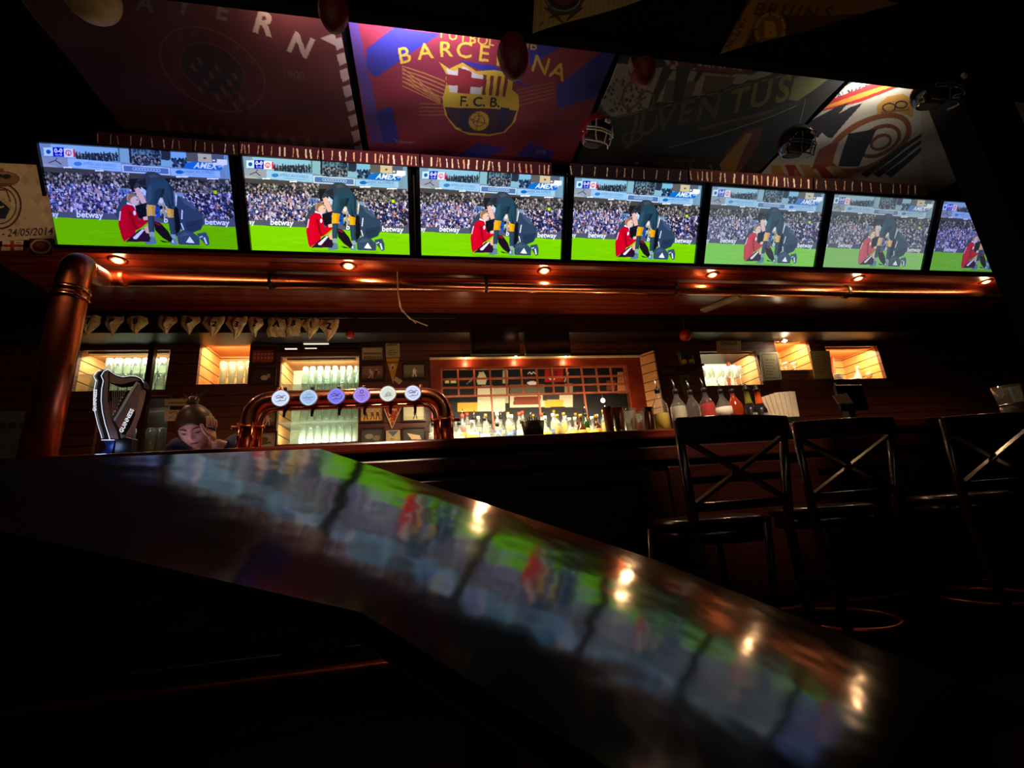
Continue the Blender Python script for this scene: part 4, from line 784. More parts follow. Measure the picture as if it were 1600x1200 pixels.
MB().prism([Hp(*p, -.004) for p in [(625, 240), (640, 262), (575, 370), (500, 500), (400, 655), (385, 640), (420, 590), (500, 440), (560, 340)]], Vector((0, .006, 0))).build('silver_edge', mat('silver blue edge', rgb(205, 215, 220), .35, .1), t, org=L)
MB().prism([Hp(*p, -.003) for p in [(612, 540), (606, 590), (560, 705), (505, 800), (470, 790), (480, 740), (560, 580)]], Vector((0, .005, 0))).build('letter_plate', hb, t, org=L)
MB().tube([Hp(*p, -.006) for p in [(330, 118), (290, 138), (262, 185), (285, 235), (268, 320), (262, 440), (275, 560), (305, 690), (340, 800), (352, 845)]], .0016, 8).build('lit_edge', glow, t, org=L, smooth=True)
MB().tube([Hp(*p, -.004)+ext*1.02 for p in [(330, 118), (290, 138), (262, 185), (285, 235), (268, 320), (262, 440), (275, 560), (305, 690), (340, 800), (352, 845)]], .0014, 8).build('lit_edge', glow, t, org=L, smooth=True)
MB().tube([Hp(*p, -.004) for p in [(332, 116), (370, 148), (420, 178), (480, 194), (560, 183), (620, 187), (675, 212), (703, 255)]], .0010, 8).build('lit_edge', glow, t, org=L, smooth=True)
MB().tube([Hp(265, 852, -.006), Hp(400, 852, -.006)], .0016, 8).build('lit_edge', glow, t, org=L, smooth=True)
b = MB(); b2 = MB()
for i in range(9):
    xa_, ya_ = 352+i*23, 280+i*1; xb_, yb_ = 382+i*19, 585-i*35
    b.tube([Hp(xa_, ya_, .012), Hp(xb_, yb_, .0)], .0009, 6); b2.lathe([(0, -.003), (.003, 0), (0, .003)], Hp(xb_, yb_, -.002), 8)
b.build('string', mat('silver string', (.75, .75, .75), .3, .6), t, org=L); b2.build('string_peg', mat('silver string'), t, org=L) if False else b2.build('string_peg', MATS['silver string'], t, org=L)
def raised(txt, x, y, size, rot, col, off, parent, vec=None, name='lettering'):
    c_, s_ = math.cos(rot), math.sin(rot); b = MB()
    for tr in glyphs(txt, .006):
        pts = [Hp(x+u*size*c_+v*size*s_, y+u*size*s_-v*size*c_, off)+(vec or Vector()) for u, v in tr]
        b.prism(pts, Vector((0, .0015, 0)))
    b.build(name, col, parent, org=L)
raised('GUINNESS', 542, 660, 58, math.radians(-63), letter, -.006, t); 
# vertical word on the pillar side, between the two lit edges
raised('GUINNESS', 262, 445, 50, math.radians(-88), letter, -.012, t, vec=ext*.5)
bs = [(270, 855), (400, 855), (385, 920), (360, 1010), (230, 1010), (300, 930)]
b = MB().prism([Hp(*p) for p in bs], Vector((0, .04, 0))); b.build('base', mat('blue black metal', rgb(40, 60, 120), .25, .7), t, org=L, bevel=.003)
MB().prism([Hp(*p) for p in [(400, 845), (500, 810), (580, 830), (560, 1010), (380, 1010)]], Vector((0, .05, 0))).build('foot', hb, t, org=L, bevel=.004)
link_light('lit_edge_light', 'POINT', Hp(330, 900, -.06), .12, (.4, .55, 1), .02, parent=t)
# ------------------------------------------------------------------ bottles, tins and napkins standing on the bar
def onbar(px_, Y=2.5): p = A(px_, 668, Y); return Vector((p.x, Y, 1.151))
glassc = glassy('thin clear glass', (.95, .96, .93), .06); redb = mat('red drink', rgb(215, 25, 18), .2)
bb = [(1036, 'cloudy', glassc, yl, .68, 'big bottle half full of cloudy yellow juice, beside the dark shaker tin', 2.44),
      (1065, 'pale', glassc, clearl, .95, 'large clear bottle of pale liquid, second of the big bottles on the bar', 2.47), (1088, 'pale2', glassc, mat('brown label liquid', rgb(120, 100, 70), .3), .5, 'clear bottle with dull brown filling, third of the big bottles on the bar', 2.5),
      (1111, 'red', glassc, redb, 1.0, 'rounded bottle of deep red drink, fourth of the big bottles on the bar', 2.45), (1137, 'label', glassc, yl, .5, 'clear bottle, pale label, yellow drink, right of the red bottle', 2.5),
      (1155, 'amber', mat('red brown bottle', rgb(150, 48, 20), .12), None, 0, 'red-brown square-shouldered bottle, beside the two dark sauce bottles', 2.5)]
for x, k_, gl, lq, fill, lab, Y in bb:
    c = onbar(x, Y); t = thing('pourer_bottle', c, lab, 'bottle', 'big bottles with pourers on the bar'); h = .26; r = .046
    prof = [(0, 0), (r, 0), (r+.001, .13), (r*.93, .165), (r*.5, .2), (.0135, .218), (.0125, h), (.0145, h)]
    MB().lathe(prof, c, 22).build('bottle_body', gl, t, org=c, smooth=True)
    if lq:
        zf = .165*fill; MB().lathe([(0, .003), (r-.003, .003), (r-.003, zf), (0, zf)], c, 22).build('liquid', lq, t, org=c, smooth=False)
    if k_ == 'label': MB().lathe([(r+.001, .09), (r+.0015, .09), (r+.0015, .15), (r+.001, .15)], c, 22).build('paper_label', whl, t, org=c, smooth=True)
    if k_ == 'red': MB().lathe([(0, .16), (r*.9, .165), (r*.46, .199), (0, .2)], c, 22).build('liquid_top', bordeaux, t, org=c, smooth=True)
    MB().lathe([(.0145, h-.02), (.016, h-.02), (.016, h+.006), (0, h+.01)], c, 14).build('stopper', black, t, org=c, smooth=True)
    if k_ != 'amber': MB().tube([c+Vector((0, 0, h)), c+Vector((0, 0, h+.03)), c+Vector((-.012, 0, h+.07))], [.006, .0045, .003], 8).build('pour_spout', steel, t, org=c, smooth=True)
for i, (x, cc_) in enumerate(((1174, mat('olive sauce glass', rgb(120, 125, 40), .15)), (1191, mat('orange sauce glass', rgb(215, 85, 25), .15)))):
    c = onbar(x+4, 2.42+.02*i); t = thing('sauce_bottle', c, ['tall dark sauce bottle with olive neck, left of the pair by the napkins', 'tall dark sauce bottle with orange neck, right of the pair by the napkins'][i], 'bottle', 'dark sauce bottles by the napkins')
    MB().lathe([(0, 0), (.034, 0), (.037, .05), (.034, .11), (.022, .15), (.017, .19), (.0165, .235), (.018, .235)], c, 20).build('bottle_body', cc_, t, org=c, smooth=True)
    MB().lathe([(.0375, .02), (.0385, .05), (.0355, .112), (.023, .152), (.0225, .15)], c, 20).build('dark_sleeve', mat('dark printed sleeve', (.01, .01, .01), .3), t, org=c, smooth=True)
    MB().lathe([(.02, .232), (.021, .245), (.012, .256), (.014, .262), (.006, .275), (0, .277)], c, 12).build('cap', black, t, org=c, smooth=True)
    b = MB()
    for j in range(6): a = -1.9+j*.14; b.box(-.0008, .0008, -.0008, .0008, -.012+(j % 2)*.004, .014, M=Matrix.Translation(c+Vector((.0385*math.cos(a), .0385*math.sin(a), .075))))
    b.build('label_print', whl, t, org=c)
for i, (x, wd, h, mm, lab) in enumerate(((953, .03, .16, steel, 'tall steel shaker tin, leftmost on the bar right of the bottles'), (969, .034, .155, steel, 'wide steel shaker tin beside the bright bulb'), (987, .036, .145, glassw, 'ribbed clear mixing glass between the steel tins'), (1003, .026, .125, glassw, 'narrow clear glass between the mixing glass and the dark tin'), (1016, .032, .15, mat('dark mirror steel', (.18, .15, .12), .1, 1), 'dark mirrored shaker tin beside the juice bottle'))):
    c = onbar(x, 2.44); t = thing('shaker_tin' if mm != glassw else 'mixing_glass', c, lab, 'shaker' if mm != glassw else 'glass')
    MB().lathe([(0, 0), (wd*.72, 0), (wd, h), (wd+.002, h+.002), (wd-.002, h), (wd*.7, .006), (0, .006)], c, 24).build('cup', mm, t, org=c, smooth=True)
    MB().lathe([(wd*.76, h*.12), (wd*.8, h*.12), (wd*.8, h*.15), (wd*.77, h*.15)], c, 24).build('foot_ring', mm, t, org=c, smooth=True)
c = onbar(833, 2.5); t = thing('bar_caddy', c, 'dark brown tapered bucket with wooden sticks in front of the lit bottles', 'caddy')
MB().lathe([(0, 0), (.052, 0), (.066, .105), (.064, .105), (.05, .004), (0, .004)], c, 24).build('bucket', mat('dark brown bucket', (.02, .008, .005), .4), t, org=c, smooth=True)
for j in range(6): MB().tube([c+Vector((-.03+j*.011, 0, .01)), c+Vector((-.045+j*.014, .0, .145-.006*abs(j-3)))], .0035, 6).build('stick', mat('stirring stick', rgb(150, 100, 60), .6), t, org=c, smooth=True)
c = onbar(1222, 2.5); c.z += .0; t = thing('napkin_stack', c, 'upright fan of pale paper napkins right of the dark sauce bottles', 'napkins')
for j in range(7):
    p0 = A(1202+j*4.4, 635-j*.3, 2.5+.004*j); b = MB(); lean = -.012+.004*j
    x_ = p0.x; b.box(-.022, .022, -.001, .001, 0, .145+.006*min(j, 3), M=Matrix.Translation((x_+.0, 2.5-.006*j, 1.22)) @ Matrix.Rotation(math.radians(-12+2.6*j), 4, 'Y')); b.build('napkin', paper, t, org=c)
MB().box(c.x-.09, c.x+.07, 2.44, 2.53, 1.151, 1.215).build('napkin_holder', black, t, org=c)
# card terminal and till at the right
c = A(1330, 640, 3.2); c = Vector((c.x, 3.2, 0)); t = thing('till_terminal', (c.x, 3.2, 0), 'dark till screen on a stand with a pale slip, right behind the bar', 'till'); L = t.location
a_, b_ = A(1302, 602, 3.2), A(1365, 640, 3.2)
MB().box(a_.x+.02, b_.x-.04, 3.2, 3.23, b_.z, a_.z).build('screen_unit', blackgloss, t, org=L, bevel=.006); MB().box(c.x-.03, c.x+.03, 3.2, 3.26, 0, b_.z).build('stand', black, t, org=L)
MB().box(a_.x+.02, (a_.x+b_.x)/2, 3.19, 3.21, a_.z+.005, a_.z+.02).build('top_display', mat('dim blue-grey display', rgb(70, 85, 100), .3), t, org=L)
q = [A(x, y, 3.12) for x, y in ((1301, 618), (1323, 614), (1333, 629), (1310, 631))]; MB().prism(q, (0, .004, 0)).build('receipt_slip', paper, t, org=L)
MB().bar(q[2], (q[2].x, 3.2, q[2].z), .008, .008).build('slip_clip', black, t, org=L)
# dim glass jar at far right and grey box at far left
c = A(1584, 640, 2.7); c.z = 1.151; t = thing('glass_jar', c, 'dim glass jar stack at the far right edge of the bar', 'jar')
MB().lathe([(0, 0), (.07, 0), (.075, .12), (.06, .125), (.072, .14), (.085, .28), (.083, .28), (.068, .14), (0, .13)], c, 26).build('jar_body', glassm, t, org=c, smooth=True); MB().lathe([(0, .128), (.073, .128), (.073, .14), (0, .14)], c, 26).build('jar_lid', steel, t, org=c, smooth=True)
a_, b_ = A(-20, 648, 2.5), A(46, 700, 2.5); t = thing('grey_box', (a_.x, 2.5, 1.151), 'dim light-grey box with three round dark knobs at the far left end of the bar', 'box'); L = t.location
MB().box(a_.x, b_.x, 2.5, 2.62, 1.151, a_.z-.01).build('casing', mat('dull grey plastic', rgb(110, 105, 110), .6), t, org=L, bevel=.006); MB().box(a_.x, b_.x-.04, 2.5, 2.6, a_.z-.01, a_.z+.015).build('top_ledge', MATS['dull grey plastic'], t, org=L)
for x in (3, 19, 36): p = A(x, 664, 2.495); MB().tube([(p.x, 2.5, p.z), (p.x, 2.49, p.z)], .012, 16).build('knob', mat('dark knob', (.05, .045, .05), .4), t, org=L, smooth=True)
# ------------------------------------------------------------------ flags fixed under the ceiling over the screens
FZ = CZ-.035
def zhom(X0, X1, Y0, Y1, w, h, z=FZ):
    "photograph position -> canvas of a flag lying under the ceiling (u along X, v from the beam towards the screens)"
    def f(x, y):
        v = ray(x, y)
        if v[2] <= 1: return (-999, -999)
        s = (z-CAMZ)/v[2]; X, Y = v[0]*s, v[1]*s; return (X-X0)/(X1-X0)*(w-1), (Y-Y0)/(Y1-Y0)*(h-1)
    return f
def flag(name, label, cat, X0, X1, Y0, Y1, w, h, bg, draw, z=FZ, wave=.008, group=None, seed=0):
    k = Canvas(w, h, bg, zhom(X0, X1, Y0, Y1, w, h, z)); draw(k); k.a = np.clip(k.a+RNG.normal(0, .012, k.a.shape), 0, 1)
    c = np.array([(X0+X1)/2, (Y0+Y1)/2, z])
    fn = lambda u, v: np.stack([X0+u*(X1-X0), Y0+v*(Y1-Y0), z+wave*(np.sin(u*13+seed)*np.cos(v*7+u*4+seed)+.5*np.sin(v*17+u*9))], -1)
    o = sheet(name, k, fn, MATS.setdefault('flag print', MATS.get('flag print') or painted('flag print', .75, val=.4)), org=c, thick=.003); return tag(o, label, cat, group)
Z2 = lambda x, y: (520+x/2.857, y/2.857)      # close-up coordinates of the blue and red flag
def dBar(k):
    R2, B2, Y2 = (150, 12, 45), (38, 30, 150), (225, 185, 40)
    def pz(pts, c): k.poly([Z2(*p) for p in pts], c)
    pz([(60, 60), (270, 60), (270, 125), (160, 215), (190, 360), (130, 330)], (150, 12, 50)); pz([(150, 215), (275, 122), (480, 150), (340, 240), (190, 345), (150, 300)], B2)
    pz([(60, 90), (110, 95), (230, 640), (170, 640)], (90, 50, 140))
    pz([(330, 60), (700, 60), (720, 290), (600, 300), (700, 250)], R2); pz([(560, 275), (720, 290), (900, 400), (720, 330), (620, 300)], B2)
    pz([(860, 60), (1000, 60), (1010, 215), (880, 290)], B2); pz([(1000, 380), (1200, 230), (1260, 230), (1220, 420), (1000, 480)], B2); pz([(560, 700), (640, 640), (780, 660), (680, 700)], B2); pz([(820, 690), (880, 640), (990, 680), (960, 720)], B2); pz([(190, 500), (260, 470), (300, 640), (230, 640)], B2)
    t = lambda s, x, y, sz, c, **q: k.text(s, *Z2(x, y), sz/2.857, c, **q)
    for s, x, y, r in (('F', 490, 168, .1), ('U', 535, 178, .1), ('T', 580, 186, .08), ('B', 622, 194, .06), ('O', 668, 200, .05), ('L', 708, 202, .05), ('C', 780, 210, .1), ('L', 820, 214, .1), ('U', 855, 216, .1), ('B', 893, 222, .15)): t(s, x, y, 62, Y2, rot=r)
    for s, x, y, r in (('B', 325, 278, -.18), ('A', 415, 264, -.08), ('R', 505, 258, -.02), ('C', 585, 262, .04), ('E', 672, 274, .08), ('L', 748, 292, .12), ('O', 825, 306, .16), ('N', 918, 322, .3), ('A', 995, 348, .35)): t(s, x, y, 105, Y2, rot=r, bold=.008)
    for sx_, ox in ((1, 0), (-1, 0)):
        for i in range(5):
            if sx_ == 1: k.line([Z2(310, 292+i*17), Z2(500, 365+i*18)], 1.6, (205, 140, 60)); k.line([Z2(310, 300+i*20), Z2(480, 440+i*5)], 1.4, (205, 140, 60))
            else: k.line([Z2(990, 365+i*16), Z2(820, 405+i*18)], 1.6, (175, 105, 40))
    for i in range(4): k.line([Z2(385, 460+i*18), Z2(500, 462+i*16)], 1.4, (180, 120, 50)); k.line([Z2(830, 500+i*14), Z2(900, 520+i*14)], 1.2, (130, 80, 40))
    sh = [(475, 282), (520, 312), (580, 284), (640, 318), (720, 310), (770, 318), (805, 340), (800, 400), (830, 430), (832, 480), (815, 540), (770, 590), (700, 606), (610, 600), (545, 570), (500, 510), (490, 440), (505, 380), (505, 330)]
    pz(sh, Y2); pz([(505, 310), (545, 322), (585, 300), (640, 330), (670, 332), (660, 420), (520, 408), (520, 350)], (230, 225, 220))
    pz([(560, 305), (620, 320), (612, 418), (556, 412)], (150, 20, 35)); pz([(512, 345), (665, 362), (660, 388), (512, 378)], (150, 20, 35)); pz([(505, 335), (670, 350), (668, 385), (508, 380)], (160, 20, 35))
    for i in range(4): pz([(672+i*32, 330+i*3), (688+i*32, 332+i*3), (680+i*30, 424+i*4), (666+i*30, 422+i*4)], (120, 12, 25))
    pz([(490, 425), (832, 450), (828, 492), (492, 468)], Y2); t('F. C. B.', 655, 476, 62, (20, 14, 20), rot=.08, bold=.03)
    pz([(500, 475), (822, 496), (800, 550), (760, 588), (700, 598), (610, 590), (550, 562), (512, 520)], (60, 14, 40))
    for i in range(3): pz([(560+i*95, 484), (600+i*95, 488), (600+i*80, 588), (575+i*80, 580)], [(20, 18, 70), (90, 12, 26), (20, 18, 70)][i])
    k.ell(*Z2(652, 540), 16, 14.5, (215, 165, 45)); k.ring(*Z2(652, 540), 9, 8, 1.3, (110, 70, 20)); k.line([Z2(612, 530), Z2(690, 555)], 1.2, (110, 70, 20)); k.line([Z2(655, 500), Z2(640, 580)], 1.2, (110, 70, 20)); k.ring(*Z2(635, 525), 7, 7, 1.2, (110, 70, 20))
    for i in range(6): k.line([Z2(270+i*14, 620+i*4), Z2(300+i*14, 645-i*3)], 1, (160, 130, 140))
    k.text('FCB', *Z2(930, 690), 9, (150, 110, 110)); pz([(720, 60), (735, 60), (735, 250), (720, 250)], (150, 12, 40))
flag('club_flag', 'blue and dark red striped flag with yellow lettering and shield crest over the third screen', 'flag', -.39, 1.25, 1.99, 3.08, 400, 270, (140, 12, 45), dBar)
def dBay(k):
    W = (195, 165, 150)
    for i in range(9):   # edging of pale checks
        y = 62+i*24; x = 529+i*4.6; k.poly([(x-8, y), (x+4, y-4), (x+8, y+12), (x-3, y+17)], W)
    k.poly([(500, 60), (522, 52), (530, 75)], W)
    for i in range(8): x = 60+i*17.5; y = 10+i*24; k.poly([(x-28, y-14), (x-20, y-8), (x-4, y+16), (x-14, y+8)], (150, 110, 80))
    for s, x, y in (('B', 170, 12), ('A', 225, 16), ('Y', 285, 22), ('E', 345, 30)): k.text(s, x, y, 40, (120, 95, 90), rot=.2, bold=.03)  # left letters painted dimmer as in shade, the last two as lit
    k.text('R', 408, 50, 46, W, rot=.28, bold=.035, sx=1.1); k.text('N', 464, 84, 44, W, rot=.42, bold=.035, sx=1.1)
    k.ring(332, 108, 88, 56, 2.4, (120, 70, 60), rot=.5); k.ell(332, 108, 52, 34, (60, 12, 12), rot=.5); k.ring(332, 108, 54, 36, 2, (110, 60, 50), rot=.5)
    for i in range(6):
        for j in range(4): x = 296+i*14+j*5; y = 82+j*17+i*6; k.poly([(x, y), (x+7, y+12), (x+3, y+14), (x-4, y+4)], (120, 70, 60) if (i+j) % 2 else (16, 20, 40))
    for s, x, y, r in (('B', 262, 74, .2), ('A', 278, 64, .2), ('Y', 300, 60, .25), ('R', 368, 78, .6), ('N', 388, 96, .8), ('E', 402, 128, 1.1)): k.text(s, x, y, 19, (110, 60, 50), rot=r)
    k.text('1900', 458, 124, 18, (110, 80, 70), rot=.05)
    for i in range(12): k.poly([(255+i*22, 190+i*3), (262+i*22, 184+i*3), (270+i*22, 204+i*3), (262+i*22, 208+i*3)], (110, 75, 40))
flag('club_flag', 'dark red flag with round diamond crest and pale checked edging over the first screens', 'flag', -2.05, -.44, 2.0, 3.1, 330, 240, (92, 5, 10), dBay, seed=2)
Z5 = lambda x, y: (930+x/3.137, 80+y/3.137)
def dJuv(k):
    def pz(pts, c): k.poly([Z5(*p) for p in pts], c)
    pz([(100, 60), (140, 60), (330, 80), (250, 300), (80, 320), (20, 270)], (170, 160, 140)); k.speck(90, (940, 110, 1010, 175), [(60, 50, 30), (90, 80, 60)], 2)
    k.ring(*Z5(180, 210), 14, 24, 4, (110, 80, 20), rot=.3); k.ring(*Z5(250, 240), 12, 14, 3, (110, 80, 20))
    pz([(335, 30), (760, 75), (700, 130), (340, 80)], (120, 40, 34)); k.speck(60, (1038, 92, 1160, 108), [(190, 170, 160), (60, 20, 20)], 2.6)
    for a in ((350, 90, 480, 250), (500, 105, 640, 240), (660, 105, 760, 160), (780, 90, 860, 140)): pz([(a[0]+30, a[1]), (a[2]+20, a[1]+12), (a[2]-40, a[3]), (a[0]-50, a[3])], (165, 155, 135))
    pz([(350, 145), (500, 150), (470, 240), (330, 250)], (95, 85, 50)); pz([(540, 120), (690, 125), (640, 205), (520, 210)], (95, 80, 50)); pz([(400, 80), (470, 80), (420, 260), (380, 260)], (14, 12, 12))
    k.line([Z5(330, 90), Z5(560, 100), Z5(720, 105), Z5(790, 90)], 2, (20, 16, 16))
    pz([(90, 320), (400, 250), (850, 120), (1010, 100), (1120, 110), (990, 260), (700, 380), (380, 470), (140, 450)], (42, 42, 26))
    k.line([Z5(100, 325), Z5(400, 255), Z5(800, 150), Z5(1000, 104)], 1.5, (130, 125, 110)); k.line([Z5(360, 470), Z5(600, 410), Z5(860, 320), Z5(990, 265)], 1.5, (130, 125, 110))
    pz([(980, 130), (1090, 108), (1160, 122), (1080, 180), (990, 240), (940, 230)], (120, 125, 60))
    for s, x, y in (('J', 180, 430), ('U', 250, 405), ('V', 330, 385), ('E', 430, 355), ('N', 545, 335), ('T', 690, 300), ('U', 800, 265), ('S', 910, 240)): k.text(s, *Z5(x, y), 50, (20, 20, 16), rot=-.24, shear=.5, bold=.07, sx=1.0); k.text(s, *Z5(x, y), 50, (125, 112, 50) if x > 650 else (95, 84, 44), rot=-.24, shear=.5, bold=.025, sx=1.0)
    pz([(500, 385), (700, 330), (880, 275), (870, 295), (600, 370), (520, 395)], (100, 85, 40)); k.ring(*Z5(180, 420), 16, 8, 2.5, (110, 95, 40), rot=-.3)
    pz([(640, 500), (740, 380), (820, 370), (800, 470), (700, 600), (640, 610)], (110, 40, 24)); pz([(610, 560), (740, 400), (770, 400), (680, 600), (630, 610)], (170, 125, 50)); k.ring(*Z5(640, 560), 24, 14, 1.6, (140, 130, 110), a0=0, a1=3.2)
    k.text('BEST', *Z5(400, 585), 26, (110, 95, 60), bold=.04); k.text('BEST', *Z5(400, 585), 26, (24, 20, 14), bold=.0)
    for x, y in ((160, 575), (205, 550), (240, 590), (120, 600)): k.ell(*Z5(x, y), 3, 3, (150, 130, 60))
flag('club_flag', 'black, white and gold striped flag lettered on a dark band behind the helmets', 'flag', 1.29, 3.0, 1.99, 3.08, 360, 240, (20, 17, 15), dJuv, seed=4)
def dReal(k):
    def pz(pts, c): k.poly([Z5(*p) for p in pts], c)
    WH = (205, 195, 175)
    pz([(1080, 190), (1200, 115), (1600, 135), (1600, 700), (760, 700), (860, 520)], WH)
    for a in (1130, 1190, 1260): pz([(a, 125), (a+60, 122), (a-50, 180), (a-90, 195)], (30, 24, 50))
    pz([(1300, 120), (1430, 135), (1330, 155), (1280, 150)], (245, 240, 235))
    pz([(1080, 235), (1260, 175), (1420, 138), (1440, 150), (1260, 215), (1050, 270)], (235, 228, 215)); k.text('REAL MADRID', *Z5(1265, 212), 12.5, (50, 40, 60), rot=-.24, bold=.02)
    pz([(900, 350), (1000, 290), (1350, 165), (1520, 138), (1520, 165), (1300, 245), (1040, 310), (900, 420)], (190, 30, 26)); pz([(1000, 310), (1300, 205), (1500, 148), (1520, 152), (1440, 180), (1290, 232), (1060, 300)], (240, 150, 40))
    for a in (0, 70): pz([(1010+a, 370), (1180+a, 270), (1240+a, 250), (1090+a, 420), (1070+a, 420)], (26, 22, 36))
    pz([(1380, 260), (1430, 220), (1510, 205), (1560, 240), (1560, 330), (1480, 300), (1380, 330)], (205, 150, 60)); k.ring(*Z5(1440, 275), 10, 7, 2.5, (30, 24, 20)); k.ring(*Z5(1500, 262), 9, 6, 2.5, (30, 24, 20)); k.line([Z5(1400, 300), Z5(1540, 290)], 3, (150, 90, 40))
    k.ring(*Z5(1340, 450), 68, 34, 9, (150, 80, 30), rot=-.45); k.ring(*Z5(1390, 440), 34, 20, 6, (130, 60, 26), rot=-.45); k.ring(*Z5(1400, 445), 16, 10, 5, (130, 60, 26), rot=-.4)
    pz([(1240, 400), (1380, 380), (1290, 560), (1190, 560)], (20, 16, 16)); pz([(1100, 480), (1200, 420), (1160, 560), (1060, 580)], (160, 80, 30))
    for a in (0, 60, 120): pz([(1300+a, 600), (1600, 400+a*.6), (1600, 420+a*.6), (1330+a, 620)], (22, 18, 26))
    for i, c in enumerate(((200, 140, 50), (170, 30, 24), (200, 140, 50), (170, 30, 24), (200, 150, 60))): pz([(860+i*70, 560), (910+i*70, 560), (950+i*90, 660), (880+i*90, 660)], c)
    k.ring(*Z5(1090, 590), 34, 16, 6, (190, 120, 40), a0=0, a1=3.3)
flag('club_flag', 'cream flag with orange and red stripe and gold crown crest by the dark post', 'flag', 3.04, 5.15, 1.99, 3.08, 340, 220, (190, 175, 150), dReal, seed=6)
# red flag and cream flag left of the screens
flat('club_flag', 'dark red banner showing large dim letters above the cream club flag', 'flag', [(-160, 150), (130, 178), (185, 225), (-120, 212)], 160, 60, (115, 10, 12), lambda k: (k.text('C', 5, 192, 28, (165, 110, 60), bold=.05, rot=.05), k.text('U', 46, 197, 32, (175, 120, 65), bold=.05, rot=.03), k.text('N', -45, 188, 28, (165, 110, 60), bold=.05)), 3.3)
def dCr(k):
    k.speck(60, (-60, 258, 90, 378), [(200, 170, 125), (175, 145, 105)], 5)
    k.ring(3, 324, 33, 35, 3, (60, 30, 20)); k.ring(3, 324, 26, 28, 2, (60, 30, 20)); k.poly([(-20, 316), (0, 312), (20, 330), (12, 345), (-15, 342)], (18, 14, 30)); k.line([(-2, 300), (14, 300), (20, 318)], 2.5, (90, 55, 30)); k.line([(-8, 330), (10, 326)], 2, (200, 170, 130))
    k.ell(6, 283, 27, 11, (130, 95, 50)); k.ell(0, 277, 8, 4, (25, 20, 20)); k.ell(14, 278, 7, 4, (25, 20, 20)); k.ring(6, 282, 27, 12, 2, (80, 45, 25)); k.ell(6, 267, 4, 3, (120, 80, 40)); k.rect(-18, 289, 24, 293, (100, 65, 30))
    k.text('LISBOA - 24/05/2014', 18, 370, 15, (45, 20, 22), rot=-.04, bold=.02, sx=1.0, shear=.2)
flat('club_flag', 'cream club flag with crown crest and date, left of the first screen', 'flag', [(-95, 250), (67, 258), (88, 373), (-60, 380)], 190, 130, (190, 160, 120), dCr, 3.2)
flat('cloth_patch', 'small patch with a red cross on white below the cream flag', 'patch', [(4, 377), (37, 376), (35, 391), (2, 392)], 44, 24, (200, 175, 145), lambda k: (k.rect(0, 382, 40, 386, (150, 25, 20)), k.rect(16, 372, 22, 395, (150, 25, 20)), k.line([(25, 379), (34, 380)], 1.2, (120, 80, 60))), 3.2)
flat('cloth_patch', 'small round red and white badge patch below the cream flag corner', 'patch', [(46, 373), (83, 373), (82, 398), (45, 398)], 44, 34, (30, 14, 10), lambda k: (k.ell(64, 385, 17, 11.5, (190, 165, 140)), k.ell(64, 385, 13.5, 9, (130, 30, 22)), k.ell(64, 384, 7, 5, (170, 90, 60))), 3.2)
# fringed scarves laid over the tops of the screens
sc_l = ['over the first screen', 'between the first and second screens', 'over the second screen', 'over the second and third screens', 'over the third screen', 'under the red helmet', 'over the fifth screen', 'over the sixth screen']
for i, (xa_, xb_, ya, yb, cc, mode) in enumerate(((150, 300, 214, 226, (95, 14, 10), 0), (302, 372, 226, 232, (80, 10, 10), 0), (374, 500, 230, 240, (110, 14, 10), 2), (502, 655, 240, 250, (120, 16, 10), 1), (657, 862, 250, 264, (110, 12, 10), 1), (890, 1075, 264, 274, (60, 14, 16), 0), (1077, 1270, 272, 286, (105, 26, 12), 1), (1272, 1450, 286, 296, (70, 24, 12), 0))):
    def dS(k, xa_=xa_, xb_=xb_, ya=ya, yb=yb, mode=mode):
        x = xa_+3
        while x < xb_-2:
            y = ya+(yb-ya)*(x-xa_)/(xb_-xa_); wd = random.choice([1, 1.4, 2, 2.4] if mode else [.8, 1, 1.2]); l = random.uniform(-2, 2)
            k.line([(x+l, y-5), (x, y+9)], wd, random.choice([(255, 205, 150), (235, 165, 110), (255, 225, 180)])); x += random.choice([6, 8, 10, 13]) if mode else random.choice([12, 15, 19])
    flat('team_scarf', 'dark red scarf with cream fringe stripes '+sc_l[i], 'scarf', [(xa_, ya-9), (xb_, yb-9), (xb_, yb+11), (xa_, ya+11)], max(60, int((xb_-xa_)*1.3)), 26, tuple(v*.62 for v in cc), dS, 3.018, rough=.82, group='fringed scarves over the screens')
for i, x in enumerate((368, 646, 888, 1107, 1292, 1447)):
    c = A(x, 330, 3.2); t = None
    tag(MB().bar((TX0+TS*(i+1)-.048, 3.12, 3.4), (TX0+TS*(i+1)-.048, 3.38, 2.86), .03, .01, up=(1, 0, 0)).build('hanging_tie', mat('dim striped tie', rgb(60, 22, 14), .8)), 'narrow dark tie strip in the %s gap between screens from the left' % ORD[i], 'tie', 'tie strips between the screens')
